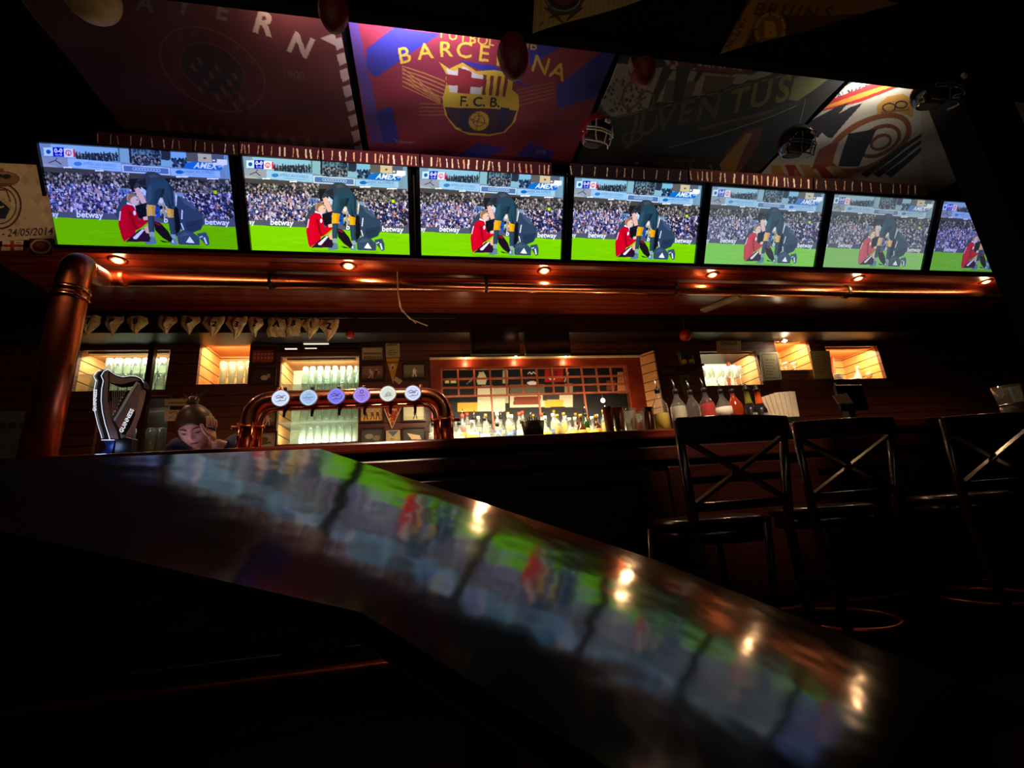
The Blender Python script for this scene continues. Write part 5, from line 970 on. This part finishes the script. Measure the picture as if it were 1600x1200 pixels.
# pennants under the lower ceiling
def pen(label, P3, bg, draw, z=NZ-.012, w=150, h=90, group=None):
    "P3: two hoist corners and the tip, in photograph positions"
    a, b_, t_ = [np.array(list(A(x, y, Z=z))) for x, y in P3]; cc = Canvas(w, h, bg); src = Canvas(w*2, h*2, bg)
    e1 = b_-a; e2 = t_-(a+b_)/2
    M = np.array([[e1[0], e2[0]], [e1[1], e2[1]]]); Mi = np.linalg.inv(M)
    def wp(x, y):
        v = ray(x, y); s = (z-CAMZ)/v[2]; q = Mi @ (np.array([v[0]*s, v[1]*s])-a[:2]); return q[1]*(w*2-1), (q[0])*(h*2-1)
    src.warp = wp; draw(src); src.a = np.clip(src.a, 0, 1)
    for i in range(w):
        f = 1-i/(w-1)*.999
        for j in range(h): cc.a[j, i] = src.a[int(min(2*h-1, max(0, (.5+(j/(h-1)-.5)*f)*(2*h-1)))), min(2*w-1, 2*i)]
    def fn(u, v):
        u = u[:, None]; v = v[:, None]; f = 1-u*.999; p = a+e1*(.5+(v-.5)*f)+e2*u; p[:, 2] += .006*np.sin(u[:, 0]*9); return p
    o = sheet('felt_pennant', cc, fn, MATS.setdefault('felt print', MATS.get('felt print') or painted('felt print', .85, val=1.0)), org=a, thick=.002); return tag(o, label, 'pennant', group)
def dMl(k):
    for i in range(40): k.line([(828+i*7, -40), (820+i*7, 60)], 1.6, (150, 130, 90))
    k.poly([(840, -30), (930, -30), (905, 15), (880, 40), (856, 15)], (60, 60, 60)); k.ell(880, -2, 26, 20, (24, 22, 26)); k.ell(880, -4, 17, 13, (110, 22, 22)); k.ring(880, -2, 26, 20, 2, (150, 140, 110))
    k.line([(850, 12), (880, 38), (910, 12)], 2.5, (40, 38, 30)); k.line([(858, 28), (904, 18)], 3, (40, 38, 30)); k.poly([(872, 26), (890, 24), (882, 38)], (170, 140, 80)); k.text('P', 846, 42, 12, (60, 44, 26))
pen('cream pinstriped pennant with round red emblem at the top edge of the picture', [(832, 52), (838, -70), (1075, -22)], (175, 150, 105), dMl)
def dBr(k):
    k.poly([(1120, 90), (1190, -30), (1420, -20), (1420, 20), (1200, 25), (1160, 90)], (120, 85, 30)); k.poly([(1160, 80), (1190, 20), (1330, 40), (1240, 70)], (60, 22, 20))
    k.poly([(1122, 90), (1186, -20), (1204, -18), (1152, 90)], (150, 110, 35)); k.text('NCLNG', 1154, 55, 16, (70, 30, 20), rot=-1.05, bold=.02)
    for s, x, y in (('B', 1183, 24), ('R', 1203, 25), ('U', 1226, 26), ('I', 1244, 27), ('N', 1262, 28), ('S', 1288, 28)): k.text(s, x, y, 27, (80, 34, 24), rot=.06, shear=.4, bold=.04)
    k.ell(1203, 47, 24, 27, (165, 125, 40), rot=.5); k.ell(1203, 47, 19, 22, (120, 80, 25), rot=.5); k.text('B', 1203, 58, 32, (185, 145, 60), bold=.06); 
    for a in range(8): k.line([(1203+20*math.cos(a*.785), 47+22*math.sin(a*.785)), (1203+25*math.cos(a*.785), 47+28*math.sin(a*.785))], 2, (60, 24, 20))
    k.line([(1125, 84), (1260, 65), (1330, 45), (1405, 8)], 1.2, (190, 170, 130))
pen('dark red and gold felt pennant with a ringed letter B', [(1125, 84), (1195, -50), (1404, 6)], (70, 26, 22), dBr)
# ------------------------------------------------------------------ football helmets
def helmet(px_, py_, Y, label, col, face, s=1, rz=0, rx=0, stripe=None):
    c = A(px_, py_, Y); t = thing('football_helmet', c, label, 'helmet'); t.rotation_euler = (rx, 0, rz); t.scale = (s, s, s)
    n, k_ = 30, 22; b = MB(); vs = []; R1 = .115
    for i in range(k_+1):
        for j in range(n):
            th = math.pi*i/k_*.80; ph = 2*math.pi*j/n; x = R1*math.sin(th)*math.sin(ph)*.92; y = R1*1.12*math.sin(th)*math.cos(ph); z = R1*math.cos(th)*1.02
            if z < -.02: x *= 1-.1*(-z-.02)/.1
            vs.append((x, y, z))
    # the face opening looks towards -Y
    def keep(i, j):
        ps = [vs[(i+a)*n+(j+c_) % n] for a in (0, 1) for c_ in (0, 1)]; x = sum(p[0] for p in ps)/4; y = sum(p[1] for p in ps)/4; z = sum(p[2] for p in ps)/4
        return not (y < -.015 and z < .045-.25*x*x/.01*.1 and abs(x) < .088)
    fs = [(i*n+j, i*n+(j+1) % n, (i+1)*n+(j+1) % n, (i+1)*n+j) for i in range(k_) for j in range(n) if keep(i, j)]
    b.add(vs, fs); sh = b.build('shell', col, t, smooth=True); sm = sh.modifiers.new('thick', 'SOLIDIFY'); sm.thickness = .006
    pad = MB(); pad.lathe([(R1*.86*math.sin(a), R1*.9*math.cos(a)) for a in [i*math.pi/12 for i in range(3, 11)]][::-1], (0, .012, -.005), 20).build('padding', mat('dark helmet padding', (.008, .007, .007), .8), t, smooth=True)
    if stripe:
        b = MB()
        for i in range(12):
            a0, a1 = math.radians(-58+i*12), math.radians(-58+(i+1)*12)
            f = lambda a, x: (x, R1*1.12*math.sin(a)*1.015, R1*1.02*math.cos(a)*1.02)
            b.add([f(a0, .045), f(a0, -.012), f(a1, -.012), f(a1, .045)], [(0, 1, 2, 3)])
        b = MB()
        for i in range(10):
            for q0, q1 in ((.25, .62),):
                a0, a1 = math.radians(-64+i*12), math.radians(-64+(i+1)*12)
                def f(a, q): ph = q; return (R1*.935*math.sin(ph), R1*1.135*math.sin(a)*math.cos(ph*.9), R1*1.035*math.cos(a)*math.cos(ph))
                b.add([f(a0, q0), f(a0, q1), f(a1, q1), f(a1, q0)], [(0, 1, 2, 3)])
        b.build('side_stripe', stripe, t, smooth=True)
    b = MB(); yf = -.142
    def br(pts): b.tube(pts, .0046, 8)
    for z, w_, yy in ((-.022, .085, yf), (-.04, .085, yf-.003), (-.105, .062, yf+.006)): br([(-.104, -.045, z+.01), (-w_, yy+.035, z), (-w_*.5, yy+.006, z-.002), (0, yy, z-.003), (w_*.5, yy+.006, z-.002), (w_, yy+.035, z), (.104, -.045, z+.01)])
    br([(0, yf, -.022), (0, yf+.001, -.06), (0, yf+.006, -.108)])
    for s_ in (-1, 1): br([(s_*.072, -.09, .035), (s_*.075, yf+.03, -.02), (s_*.07, yf+.03, -.06), (s_*.058, yf+.02, -.105)])
    b.build('face_cage', face, t, smooth=True)
    b = MB()
    for s_ in (-1, 1): b.tube([(s_*.1, .0, -.03), (s_*.107, .0, -.03)], .008, 10)
    b.build('side_rivet', steel, t)
    MB().box(-.02, .02, -.136, -.118, .028, .045).build('front_badge', mat('helmet badge', (.7, .65, .6), .4), t)
    cl = MB().tube([(0, 0, R1), (0, 0, (NZ+.25-c.z)/s)], .002, 6).build('hanging_cord', black, t); return t
grey = mat('grey coated cage wire', (.75, .76, .75), .4); maroon = mat('glossy dark red shell', rgb(120, 14, 16), .14, coat=.5); creamg = mat('glossy cream stripe', rgb(235, 205, 160), .25)
helmet(930, 205, 2.45, 'hanging dark red football helmet with cream stripe and grey cage', maroon, grey, .98, rz=.35, rx=.5, stripe=creamg)
helmet(1243, 222, 2.35, 'hanging black and red football helmet with cream front patch, over the fifth screen', mat('glossy black shell', (.012, .006, .006), .12, coat=.6), mat('dark cage wire', (.03, .03, .03), .3), 1.0, rz=.25, rx=.5, stripe=None)
helmet(1462, 140, 1.72, 'dim dark football helmet high by the dark post, before the cream flag', MATS['glossy black shell'], MATS['dark cage wire'], 1.0, rz=.3, rx=.5)
helmet(1508, 252, 2.5, 'small dark football helmet with pale cage half cut off by the dark post', MATS['glossy black shell'], mat('pale cage wire', (.7, .65, .5), .3), .72, rz=.9, rx=.5)
# hanging balls
def ovalball(px_, py_, Y, label, L_=.14, r=.085, tilt=0, rz=0):
    c = A(px_, py_, Y); t = thing('leather_football', c, label, 'ball'); t.rotation_euler = (0, tilt, rz)
    MB().lathe([(r*math.sin(a)**1.25 if 0 < a < math.pi-.01 else 0, -L_*math.cos(a)) for a in [i*math.pi/16 for i in range(17)]], n=24).build('leather_body', mat('dark red brown leather', rgb(110, 26, 20), .5, bump=.3, scale=120), t, smooth=True)
    b = MB(); 
    for i in range(9): z = -.05+i*.0125; rr = r*(1-(z/L_)**2*1.0)*1.0; a = math.radians(188); d_ = Vector((math.cos(a), math.sin(a), 0)); e_ = Vector((-d_.y, d_.x, 0)); b.bar(d_*(rr+.002)-e_*.018+Vector((0, 0, z)), d_*(rr+.002)+e_*.018+Vector((0, 0, z)), .006, .005)
    b.build('laces', mat('cream laces', rgb(220, 200, 170), .7), t); MB().tube([(0, 0, L_*.98), (0, 0, L_+.6)], .002, 6).build('cord', black, t)
ovalball(802, 88, 1.85, 'hanging dark leather football with cream laces before the blue and red flag', .155, .082)
ovalball(1003, 105, 1.95, 'dim reddish football hanging between the blue and red flag and the red helmet', .14, .08)
ovalball(522, 18, 1.8, 'dim red football hanging at the top edge left of the blue and red flag', .13, .07)
c = A(143, -6, 1.9); t = thing('round_ball', c, 'cream round ball hanging at the top left edge of the picture', 'ball')
MB().lathe([(.115*math.sin(a), -.115*math.cos(a)) for a in [i*math.pi/14 for i in range(15)]], c, 26).build('shell', mat('cream leather', rgb(200, 170, 120), .5), t, org=c, smooth=True)
MB().tube([c+Vector((.117*math.cos(a), .117*math.sin(a)*math.cos(.6), .117*math.sin(a)*math.sin(.6))) for a in [i*math.pi/12 for i in range(24)]], .0015, 6, closed=True).build('seam', black, t, org=c); MB().tube([c+Vector((0, 0, .115)), (c.x, c.y, NZ)], .002, 6).build('cord', black, t, org=c)
# ------------------------------------------------------------------ bar stools with crossed backs
swood = mat('dark red glossy stool wood', rgb(42, 13, 9), .2, var=.3, scale=8, stretch=(1, 1, 6))
def stool(x, y, rz, label):
    t = thing('bar_stool', (x, y, 0), label, 'bar stool', 'dark bar stools along the counter', rz); S = .67
    MB().lathe([(0, S), (.19, S), (.205, S+.012), (.2, S+.03), (.17, S+.036), (0, S+.028)], n=36).build('seat', swood, t, smooth=True)
    MB().lathe([(.17, S-.05), (.185, S-.05), (.185, S), (.17, S)], n=36).build('seat_apron', swood, t, smooth=True)
    for sx_ in (-1, 1):
        MB().tube([(sx_*.2, -.27, 0), (sx_*.19, -.19, S*.6), (sx_*.195, -.185, S), (sx_*.225, -.23, 1.035)], [.016, .018, .018, .014], 10).build('leg', swood, t, smooth=True)
        MB().tube([(sx_*.2, .2, 0), (sx_*.15, .15, S)], [.015, .018], 10).build('leg', swood, t, smooth=True)
    b = MB(); n = 10
    for (zz, hh, yy) in ((1.005, .075, -.235),):
        pts = [(-.235+.47*i/n, yy-.035*math.sin(math.pi*i/n)) for i in range(n+1)]
        for i in range(n): b.bar((pts[i][0], pts[i][1], zz), (pts[i+1][0]+.001, pts[i+1][1], zz), .018, hh)
    b.build('top_rail', swood, t, bevel=.005)
    b = MB(); pts = [(-.2+.4*i/n, -.195-.03*math.sin(math.pi*i/n)) for i in range(n+1)]
    for i in range(n): b.bar((pts[i][0], pts[i][1], S+.075), (pts[i+1][0]+.001, pts[i+1][1], S+.075), .016, .03)
    b.build('lower_rail', swood, t, bevel=.004)
    for s_ in (-1, 1): MB().bar((s_*-.195, -.2-.006*s_, S+.085), (s_*.205, -.228-.006*s_, .97), .012, .03, up=(0, 1, 0)).build('cross_bar', swood, t, bevel=.003)
    ring = [(.185*math.cos(a), .185*math.sin(a), .25) for a in [i*2*math.pi/28 for i in range(28)]]
    MB().tube(ring, .009, 8, closed=True).build('foot_ring', copper2, t, smooth=True); return t
s0 = stool(1.04, 1.66, .1, 'nearest dark wooden bar stool with crossed back, left of the others')
dup(s0, (1.69, 1.82, 0), 'second dark bar stool with crossed back, behind and right of the nearest', -.02)
dup(s0, (2.5, 1.86, 0), 'third dark bar stool, rightmost and almost lost in the dark', -.05)
# ------------------------------------------------------------------ person behind the bar
HYc = 2.64; hc = A(306, 668, HYc)
t = thing('person', (hc.x, HYc+.25, 0), 'person in a dark blue shirt bending over the bar, head down, hand against the cheek', 'person'); L = t.location
def rot_head(p): # chin towards the chest, small tilt
    M = Matrix.Rotation(math.radians(-8), 3, 'Y') @ Matrix.Rotation(math.radians(4), 3, 'Z') @ Matrix.Rotation(math.radians(33), 3, 'X'); return M @ Vector(p)
def skinmesh(pts, edges, radii, lvl=2):
    me = bpy.data.meshes.new('s'); me.from_pydata([tuple(p) for p in pts], edges, []); o = bpy.data.objects.new('s', me); COL.objects.link(o)
    m = o.modifiers.new('skin', 'SKIN'); 
    for v, r in zip(me.skin_vertices[0].data, radii): v.radius = (r, r) if not isinstance(r, tuple) else r
    me.skin_vertices[0].data[0].use_root = True
    s = o.modifiers.new('sub', 'SUBSURF'); s.levels = lvl
    dg = bpy.context.evaluated_depsgraph_get(); dg.update(); em = o.evaluated_get(dg).to_mesh()
    vs = [v.co.copy() for v in em.vertices]; fs = [tuple(p.vertices) for p in em.polygons]
    o.evaluated_get(dg).to_mesh_clear(); bpy.data.objects.remove(o); return vs, fs
H0 = Vector((hc.x, HYc, hc.z))
neck = H0+Vector((0, .1, -.10)); chest = Vector((hc.x-.01, HYc+.36, 1.1)); pelvis = Vector((hc.x, HYc+.44, .92))
shL = Vector((hc.x-.18, HYc+.2, 1.275)); shR = Vector((hc.x+.17, HYc+.2, 1.265))
elR = Vector((hc.x+.16, HYc-.01, 1.2)); wrR = Vector((hc.x+.108, HYc-.045, H0.z-.085)); elL = Vector((hc.x-.27, HYc+.36, .98)); wrL = Vector((hc.x-.2, HYc+.36, .74))
pts = [pelvis, chest, neck, H0+Vector((0, .05, -.03)), shL, elL, wrL, shR, elR, wrR, pelvis+Vector((-.1, 0, -.08)), pelvis+Vector((-.11, -.02, -.48)), pelvis+Vector((-.11, .02, -.86)), pelvis+Vector((.1, 0, -.08)), pelvis+Vector((.11, -.02, -.48)), pelvis+Vector((.11, .02, -.86)), pelvis+Vector((-.11, -.14, -.88)), pelvis+Vector((.11, -.14, -.88))]
ed = [(0, 1), (1, 2), (2, 3), (1, 4), (4, 5), (5, 6), (1, 7), (7, 8), (8, 9), (0, 10), (10, 11), (11, 12), (0, 13), (13, 14), (14, 15), (12, 16), (15, 17)]
ra = [.13, .14, .055, .05, .065, .04, .026, .065, .04, .026, .09, .06, .04, .09, .06, .04, .035, .035]
bv, bf = skinmesh(pts, ed, ra, 1); body = MB().add(bv, bf)
# head: a shaped ball with brow, sockets, nose, lips, chin and ears
n1, n2 = 56, 44; vs = []
def g(x, y, cx, cy, sx, sy): return math.exp(-((x-cx)/sx)**2-((y-cy)/sy)**2)
for i in range(n2+1):
    th = math.pi*i/n2
    for j in range(n1):
        ph = 2*math.pi*j/n1; x = math.sin(th)*math.sin(ph); y = -math.sin(th)*math.cos(ph); z = math.cos(th)
        X = x*.079; Yv = y*(.090 if y < 0 else .104); Z = z*.119
        if Z < -.02: k = min(1, (-Z-.02)/.092); X *= 1-.36*k**1.3; Yv = Yv*(1-.28*k)-.014*k
        if y < 0:
            f = 1 if y < -.3 else max(0, y/-.3)
            d = 0
            d += -.020*g(X, Z, 0, -.022, .011, .014)-.014*g(X, Z, 0, -.002, .008, .022)-.005*g(abs(X), Z, .010, -.027, .006, .006)
            d += .011*g(abs(X), Z, .030, .008, .014, .009)-.006*g(abs(X), Z, .030, .026, .020, .007)-.004*g(abs(X), Z, .030, .006, .009, .005)
            d += -.008*g(X, Z, 0, -.052, .020, .005)-.009*g(X, Z, 0, -.062, .016, .005)+.007*g(X, Z, 0, -.0570, .022, .0022)+.004*g(X, Z, 0, -.073, .016, .005)-.007*g(X, Z, 0, -.09, .018, .012)
            d += -.004*g(abs(X), Z, .042, -.028, .018, .018)
            Yv += d*f
        vs.append(H0+rot_head((X, Yv, Z)))
hf = [(i*n1+j, (i+1)*n1+j, (i+1)*n1+(j+1) % n1, i*n1+(j+1) % n1) for i in range(n2) for j in range(n1)]
body.add(vs, hf)
for s_ in (-1, 1):
    e = [(s_*.071, .005, .022), (s_*.079, .012, .028), (s_*.082, .018, .012), (s_*.078, .012, -.008), (s_*.070, .002, -.022)]
    body.tube([H0+rot_head(p) for p in e], [.006, .009, .009, .007, .005], 8)
# hand pressed on the cheek: palm and five separate bent fingers
def finger(p, dirs, lens, rad):
    q = [Vector(p)]
    for d_, l in zip(dirs, lens): q.append(q[-1]+Vector(d_).normalized()*l)
    return q, rad
palm = wrR+Vector((-.012, .004, .035)); v1, f1 = skinmesh([wrR, palm, palm+Vector((-.012, .006, .028))], [(0, 1), (1, 2)], [(.022, .02), (.03, .016), (.032, .013)], 2); body.add(v1, f1)
for k, (dx, ln, tw) in enumerate(((-.026, .9, -.35), (-.009, 1.05, -.22), (.009, 1.0, -.12), (.024, .8, 0))):
    st_ = palm+Vector((-.006+.006*k, dx*.9-.012, .034)); q, _ = finger(st_, [(-.05, tw*.3+.1, 1), (-.22, tw*.3+.2, .9), (-.45, tw*.2+.2, .8)], [.03*ln, .022*ln, .017*ln], 0)
    v1, f1 = skinmesh(q, [(0, 1), (1, 2), (2, 3)], [.0085, .008, .0075, .0065], 2); body.add(v1, f1)
q, _ = finger(wrR+Vector((-.012, -.022, .025)), [(-.3, -.8, .5), (-.35, -.4, .8), (-.3, -.1, .9)], [.032, .026, .022], 0); v1, f1 = skinmesh(q, [(0, 1), (1, 2), (2, 3)], [.0105, .0095, .0085, .007], 2); body.add(v1, f1)
# resting left hand
pl_ = wrL+Vector((.0, -.01, -.045)); v1, f1 = skinmesh([wrL, pl_, pl_+Vector((0, -.01, -.035))], [(0, 1), (1, 2)], [(.02, .022), (.014, .03), (.012, .032)], 2); body.add(v1, f1)
for k in range(4):
    st_ = pl_+Vector((0, -.035+.017*k, -.045)); q, _ = finger(st_, [(.05, -.05, -1), (.2, -.05, -1), (.5, 0, -.8)], [.034, .024, .018], 0); v1, f1 = skinmesh(q, [(0, 1), (1, 2), (2, 3)], [.0085, .008, .0075, .0065], 2); body.add(v1, f1)
q, _ = finger(pl_+Vector((0, -.03, .01)), [(.1, -.7, -.7), (.2, -.4, -1), (.3, -.1, -1)], [.028, .024, .02], 0); v1, f1 = skinmesh(q, [(0, 1), (1, 2), (2, 3)], [.0105, .0095, .0085, .007], 2); body.add(v1, f1)
body.build('body', skinm, t, org=L, smooth=True)
# shirt and trousers
sp = [chest+Vector((0, .03, -.1)), chest+Vector((0, 0, .02)), neck+Vector((0, .045, -.03)), shL, (shL+elL)/2, elL, wrL+(elL-wrL)*.15, shR, (shR+elR)/2, elR, elR+(wrR-elR)*.35, pelvis]
v1, f1 = skinmesh(sp, [(0, 1), (1, 2), (1, 3), (3, 4), (4, 5), (5, 6), (1, 7), (7, 8), (8, 9), (9, 10), (0, 11)], [.16, .185, .088, .082, .066, .054, .038, .082, .066, .054, .046, .15], 2)
MB().add(v1, f1).build('shirt', navy, t, org=L, smooth=True)
v1, f1 = skinmesh([pelvis, *[pts[i] for i in (10, 11, 13, 14)], pts[12]+Vector((0, 0, .06)), pts[15]+Vector((0, 0, .06))], [(0, 1), (1, 2), (0, 3), (3, 4), (2, 5), (4, 6)], [.14, .105, .075, .105, .075, .06, .06], 1); MB().add(v1, f1).build('trousers', black, t, org=L, smooth=True)
# hair: cap swept back, topknot and loose strands
hv = []; m1, m2 = 64, 22
for i in range(m2+1):
    for j in range(m1):
        ph = 2*math.pi*j/m1; front = max(0, math.cos(ph)); lim = math.pi*(.70-.32*front**.7+.0*math.sin(ph)); th = lim*i/m2
        x = math.sin(th)*math.sin(ph); y = -math.sin(th)*math.cos(ph); z = math.cos(th); r_k = 1.06+.012*math.sin(ph*30)*(i/m2)
        if i == m2: r_k = 1.0
        hv.append(H0+rot_head((x*.0815*r_k, y*(.090 if y < 0 else .108)*r_k+.002, z*.120*r_k)))
hcap = MB().add(hv, [(i*m1+j, (i+1)*m1+j, (i+1)*m1+(j+1) % m1, i*m1+(j+1) % m1) for i in range(m2) for j in range(m1)])
bun = [(0, .02, .112), (0, .035, .126), (0, .055, .132), (0, .08, .126), (0, .09, .11)]
hcap.tube([H0+rot_head(p) for p in bun], [.016, .024, .027, .024, .014], 16)
hair = hcap.build('hair', hairm, t, org=L, smooth=True)
b = MB()
for k in range(34):
    a = random.uniform(0, 6.28); s_ = rot_head((.03*math.cos(a), .05+.03*math.sin(a), .142)); e_ = s_+Vector((.035*math.cos(a)+random.uniform(-.015, .015), random.uniform(-.02, .02), random.uniform(.01, .045)))
    b.tube([H0+s_, H0+(s_+e_)/2+Vector((0, 0, .008)), H0+e_], [.0013, .001, .0005], 4)
for s_ in (-1, 1):
    for k in range(5): b.tube([H0+rot_head((s_*.074, -.03+.006*k, .05)), H0+rot_head((s_*(.084+.002*k), -.03+.006*k, 0)), H0+rot_head((s_*.078, -.028+.006*k, -.05))], [.002, .0015, .0004], 5)
b.build('loose_strands', hairm, hair, org=L)
def face_pt(X, Z, off=0):
    # surface point of the face at head coordinates
    best = min(range(len(vs)), key=lambda i: 0)
    x, z = X/.072, Z/.112; y = -math.sqrt(max(0, 1-x*x-z*z)); return (X, y*.088-off, Z)
b = MB()
for s_ in (-1, 1):
    b.tube([H0+rot_head((s_*.012, -.095, .020)), H0+rot_head((s_*.028, -.092, .028)), H0+rot_head((s_*.046, -.078, .024))], [.0022, .0028, .0014], 8)
b.build('eyebrows', browm, t, org=L, smooth=True)
b = MB()
for s_ in (-1, 1):
    b.tube([H0+rot_head((s_*.017, -.0835, .002)), H0+rot_head((s_*.030, -.0832, -.003)), H0+rot_head((s_*.044, -.0735, .002))], [.001, .0024, .001], 8)
b.build('eyelashes', browm, t, org=L, smooth=True)
b = MB().tube([H0+rot_head((-.020, -.0815, -.057)), H0+rot_head((-.008, -.089, -.0575)), H0+rot_head((0, -.0895, -.0580)), H0+rot_head((.008, -.089, -.0575)), H0+rot_head((.020, -.0815, -.057))], [.0012, .0034, .0036, .0034, .0012], 8)
b.build('lips', mat('muted rose lips', rgb(165, 85, 80), .4), t, org=L, smooth=True)
# unseen lit phone, added on the bar to brighten the face
ph_ = thing('added_phone', (hc.x-.01, 2.47, 1.151), 'phone lying on the bar lighting the bent face from below', 'phone')
MB().box(-.037, .037, -.07, .07, 0, .008).build('phone_body', black, ph_, bevel=.003); MB().box(-.034, .034, -.066, .066, .0082, .0088).build('phone_screen', mat('lit phone screen', (.6, .6, .9), .2, emit=5, ecol=(.7, .62, 1)), ph_)
# ------------------------------------------------------------------ tilted glossy tabletop near the camera, shaped to catch the screens' reflection
NP = Vector((.2672, -.3545, .8961)).normalized(); HP = .25
gl = bpy.data.materials.new('black lacquered tabletop'); gl.use_nodes = True; nt = gl.node_tree; B = nt.nodes['Principled BSDF']; N = nt.nodes.new; K = nt.links.new
B.inputs['Base Color'].default_value = (.004, .003, .003, 1); B.inputs['Roughness'].default_value = .09; B.inputs['IOR'].default_value = 1.6; B.inputs['Coat Weight'].default_value = .6; B.inputs['Coat Roughness'].default_value = .1
tc = N('ShaderNodeTexCoord'); no = N('ShaderNodeTexNoise'); no.inputs['Scale'].default_value = 9; no.inputs['Detail'].default_value = 2; K(tc.outputs['Object'], no.inputs['Vector'])
bp = N('ShaderNodeBump'); bp.inputs['Strength'].default_value = .16; bp.inputs['Distance'].default_value = .008; K(no.outputs['Fac'], bp.inputs['Height']); K(bp.outputs[0], B.inputs['Normal']); K(bp.outputs[0], B.inputs['Coat Normal'])
C0 = Vector((0, 0, CAMZ)); quad = []
for q in TABQ:
    v = Vector(ray(*q)); s = -HP/v.dot(NP); quad.append(C0+v*s)
cen = sum(quad, Vector())/len(quad)
t = thing('tilted_slab', (cen.x, cen.y, 0), 'black lacquered tilted tabletop close by, mirroring the row of screens', 'table')
MB().prism(quad, NP*-.025).build('tabletop', gl, t, org=t.location, bevel=.004)
MB().bar(cen-NP*.027, (cen.x, cen.y, .02), .05, .05, up=(1, 0, 0)).build('pedestal', black, t, org=t.location); MB().lathe([(0, 0), (.2, 0), (.2, .012), (.04, .03), (0, .03)], (cen.x, cen.y, 0), 28).build('foot_plate', black, t, org=t.location, smooth=True)
# ------------------------------------------------------------------ unseen strip under the bar and ceiling spots, added to brighten the bar side
t = thing('added_bar_strip', (1, 2.77, 1.0), 'long warm strip light fixed under the rear edge of the bar', 'strip light')
MB().box(-3, 5, 2.742, 2.772, 1.1, 1.12).build('housing', black, t, org=t.location)
link_light('added_strip_lamp', 'AREA', (.0, 2.8, 1.03), UBL, (1, .6, .34), (3.2, .04), parent=t, rot=(math.radians(128), 0, 0))
for i, (x, tx, tz, pw) in enumerate(((-1.9, -1.5, 1.5, 40), (-.35, -.4, 1.33, 240), (1.5, 1.72, 1.3, 330), (2.6, 2.7, 1.2, 30), (-2.6, -2.75, 3.05, 45))):
    c = Vector((x, .75, NZ)); t = thing('added_ceiling_spot', c, 'small black ceiling spot aimed at the bar top, %s' % nth([1, 2, 3, 4, 0][i], 5), 'ceiling light', 'ceiling spots aimed at the bar')
    MB().lathe([(0, -.02), (.04, -.02), (.045, 0), (0, 0)], c, 20).tube([c+Vector((0, 0, -.02)), c+Vector((0, .03, -.07)), c+Vector((0, .07, -.12))], [.02, .035, .04], 14).build('housing', black, t, org=c, smooth=True)
    tgt = Vector((tx, 2.5 if i < 4 else 3.2, tz)); src = c+Vector((0, .09, -.14)); d_ = (tgt-src).normalized()
    l = link_light('added_spot_lamp', 'SPOT', src, pw, (1, .72, .5), .02, parent=t, spot_size=math.radians((20, 27, 31, 20, 20)[i]), spot_blend=.5); l.rotation_euler = d_.to_track_quat('-Z', 'Y').to_euler()
# slim tubes added behind the camera to give the copper highlights
tubem = mat('added lamp tube', (1, .8, .6), .4, emit=22, ecol=(1, .78, .55))
for i, (x0, x1, y, z) in enumerate(((-2.4, .2, -.9, 3.0), (.6, 1.7, -.9, 3.0))):
    t = thing('added_tube_lamp', ((x0+x1)/2, y, z), 'slim warm ceiling tube lamp over the room, %s one' % ['left', 'right'][i], 'ceiling light')
    MB().tube([(x0, y, z), (x1, y, z)], .011, 12).build('tube', tubem, t, org=t.location, smooth=True)
    MB().box(x0, x1, y-.03, y+.03, z+.03, z+.05).bar((x0+.3, y, z+.04), (x0+.3, y, NZ), .01, .01).bar((x1-.3, y, z+.04), (x1-.3, y, NZ), .01, .01).build('rail', black, t, org=t.location)
# small lights added unseen behind the beam to brighten the flags
for i, (x, w_, pw, c_, s_) in enumerate(((.0, .6, 24, (.85, .8, 1), 'blue and red flag'), (3.25, .3, 12, (1, .93, .85), 'cream crown flag'), (-.7, .2, 3, (1, .75, .6), 'dark red flag'))):
    t = thing('added_wash_light', (x, 1.93, 3.4), 'small picture light behind the beam washing the '+s_, 'picture light')
    MB().box(x-w_/2, x+w_/2, 1.886, 1.93, 3.36, 3.39).build('housing', black, t, org=t.location)
    link_light('wash_lamp', 'AREA', (x, 1.93, 3.41), pw, c_, (w_, .03), parent=t, rot=(math.radians(155), 0, 0))
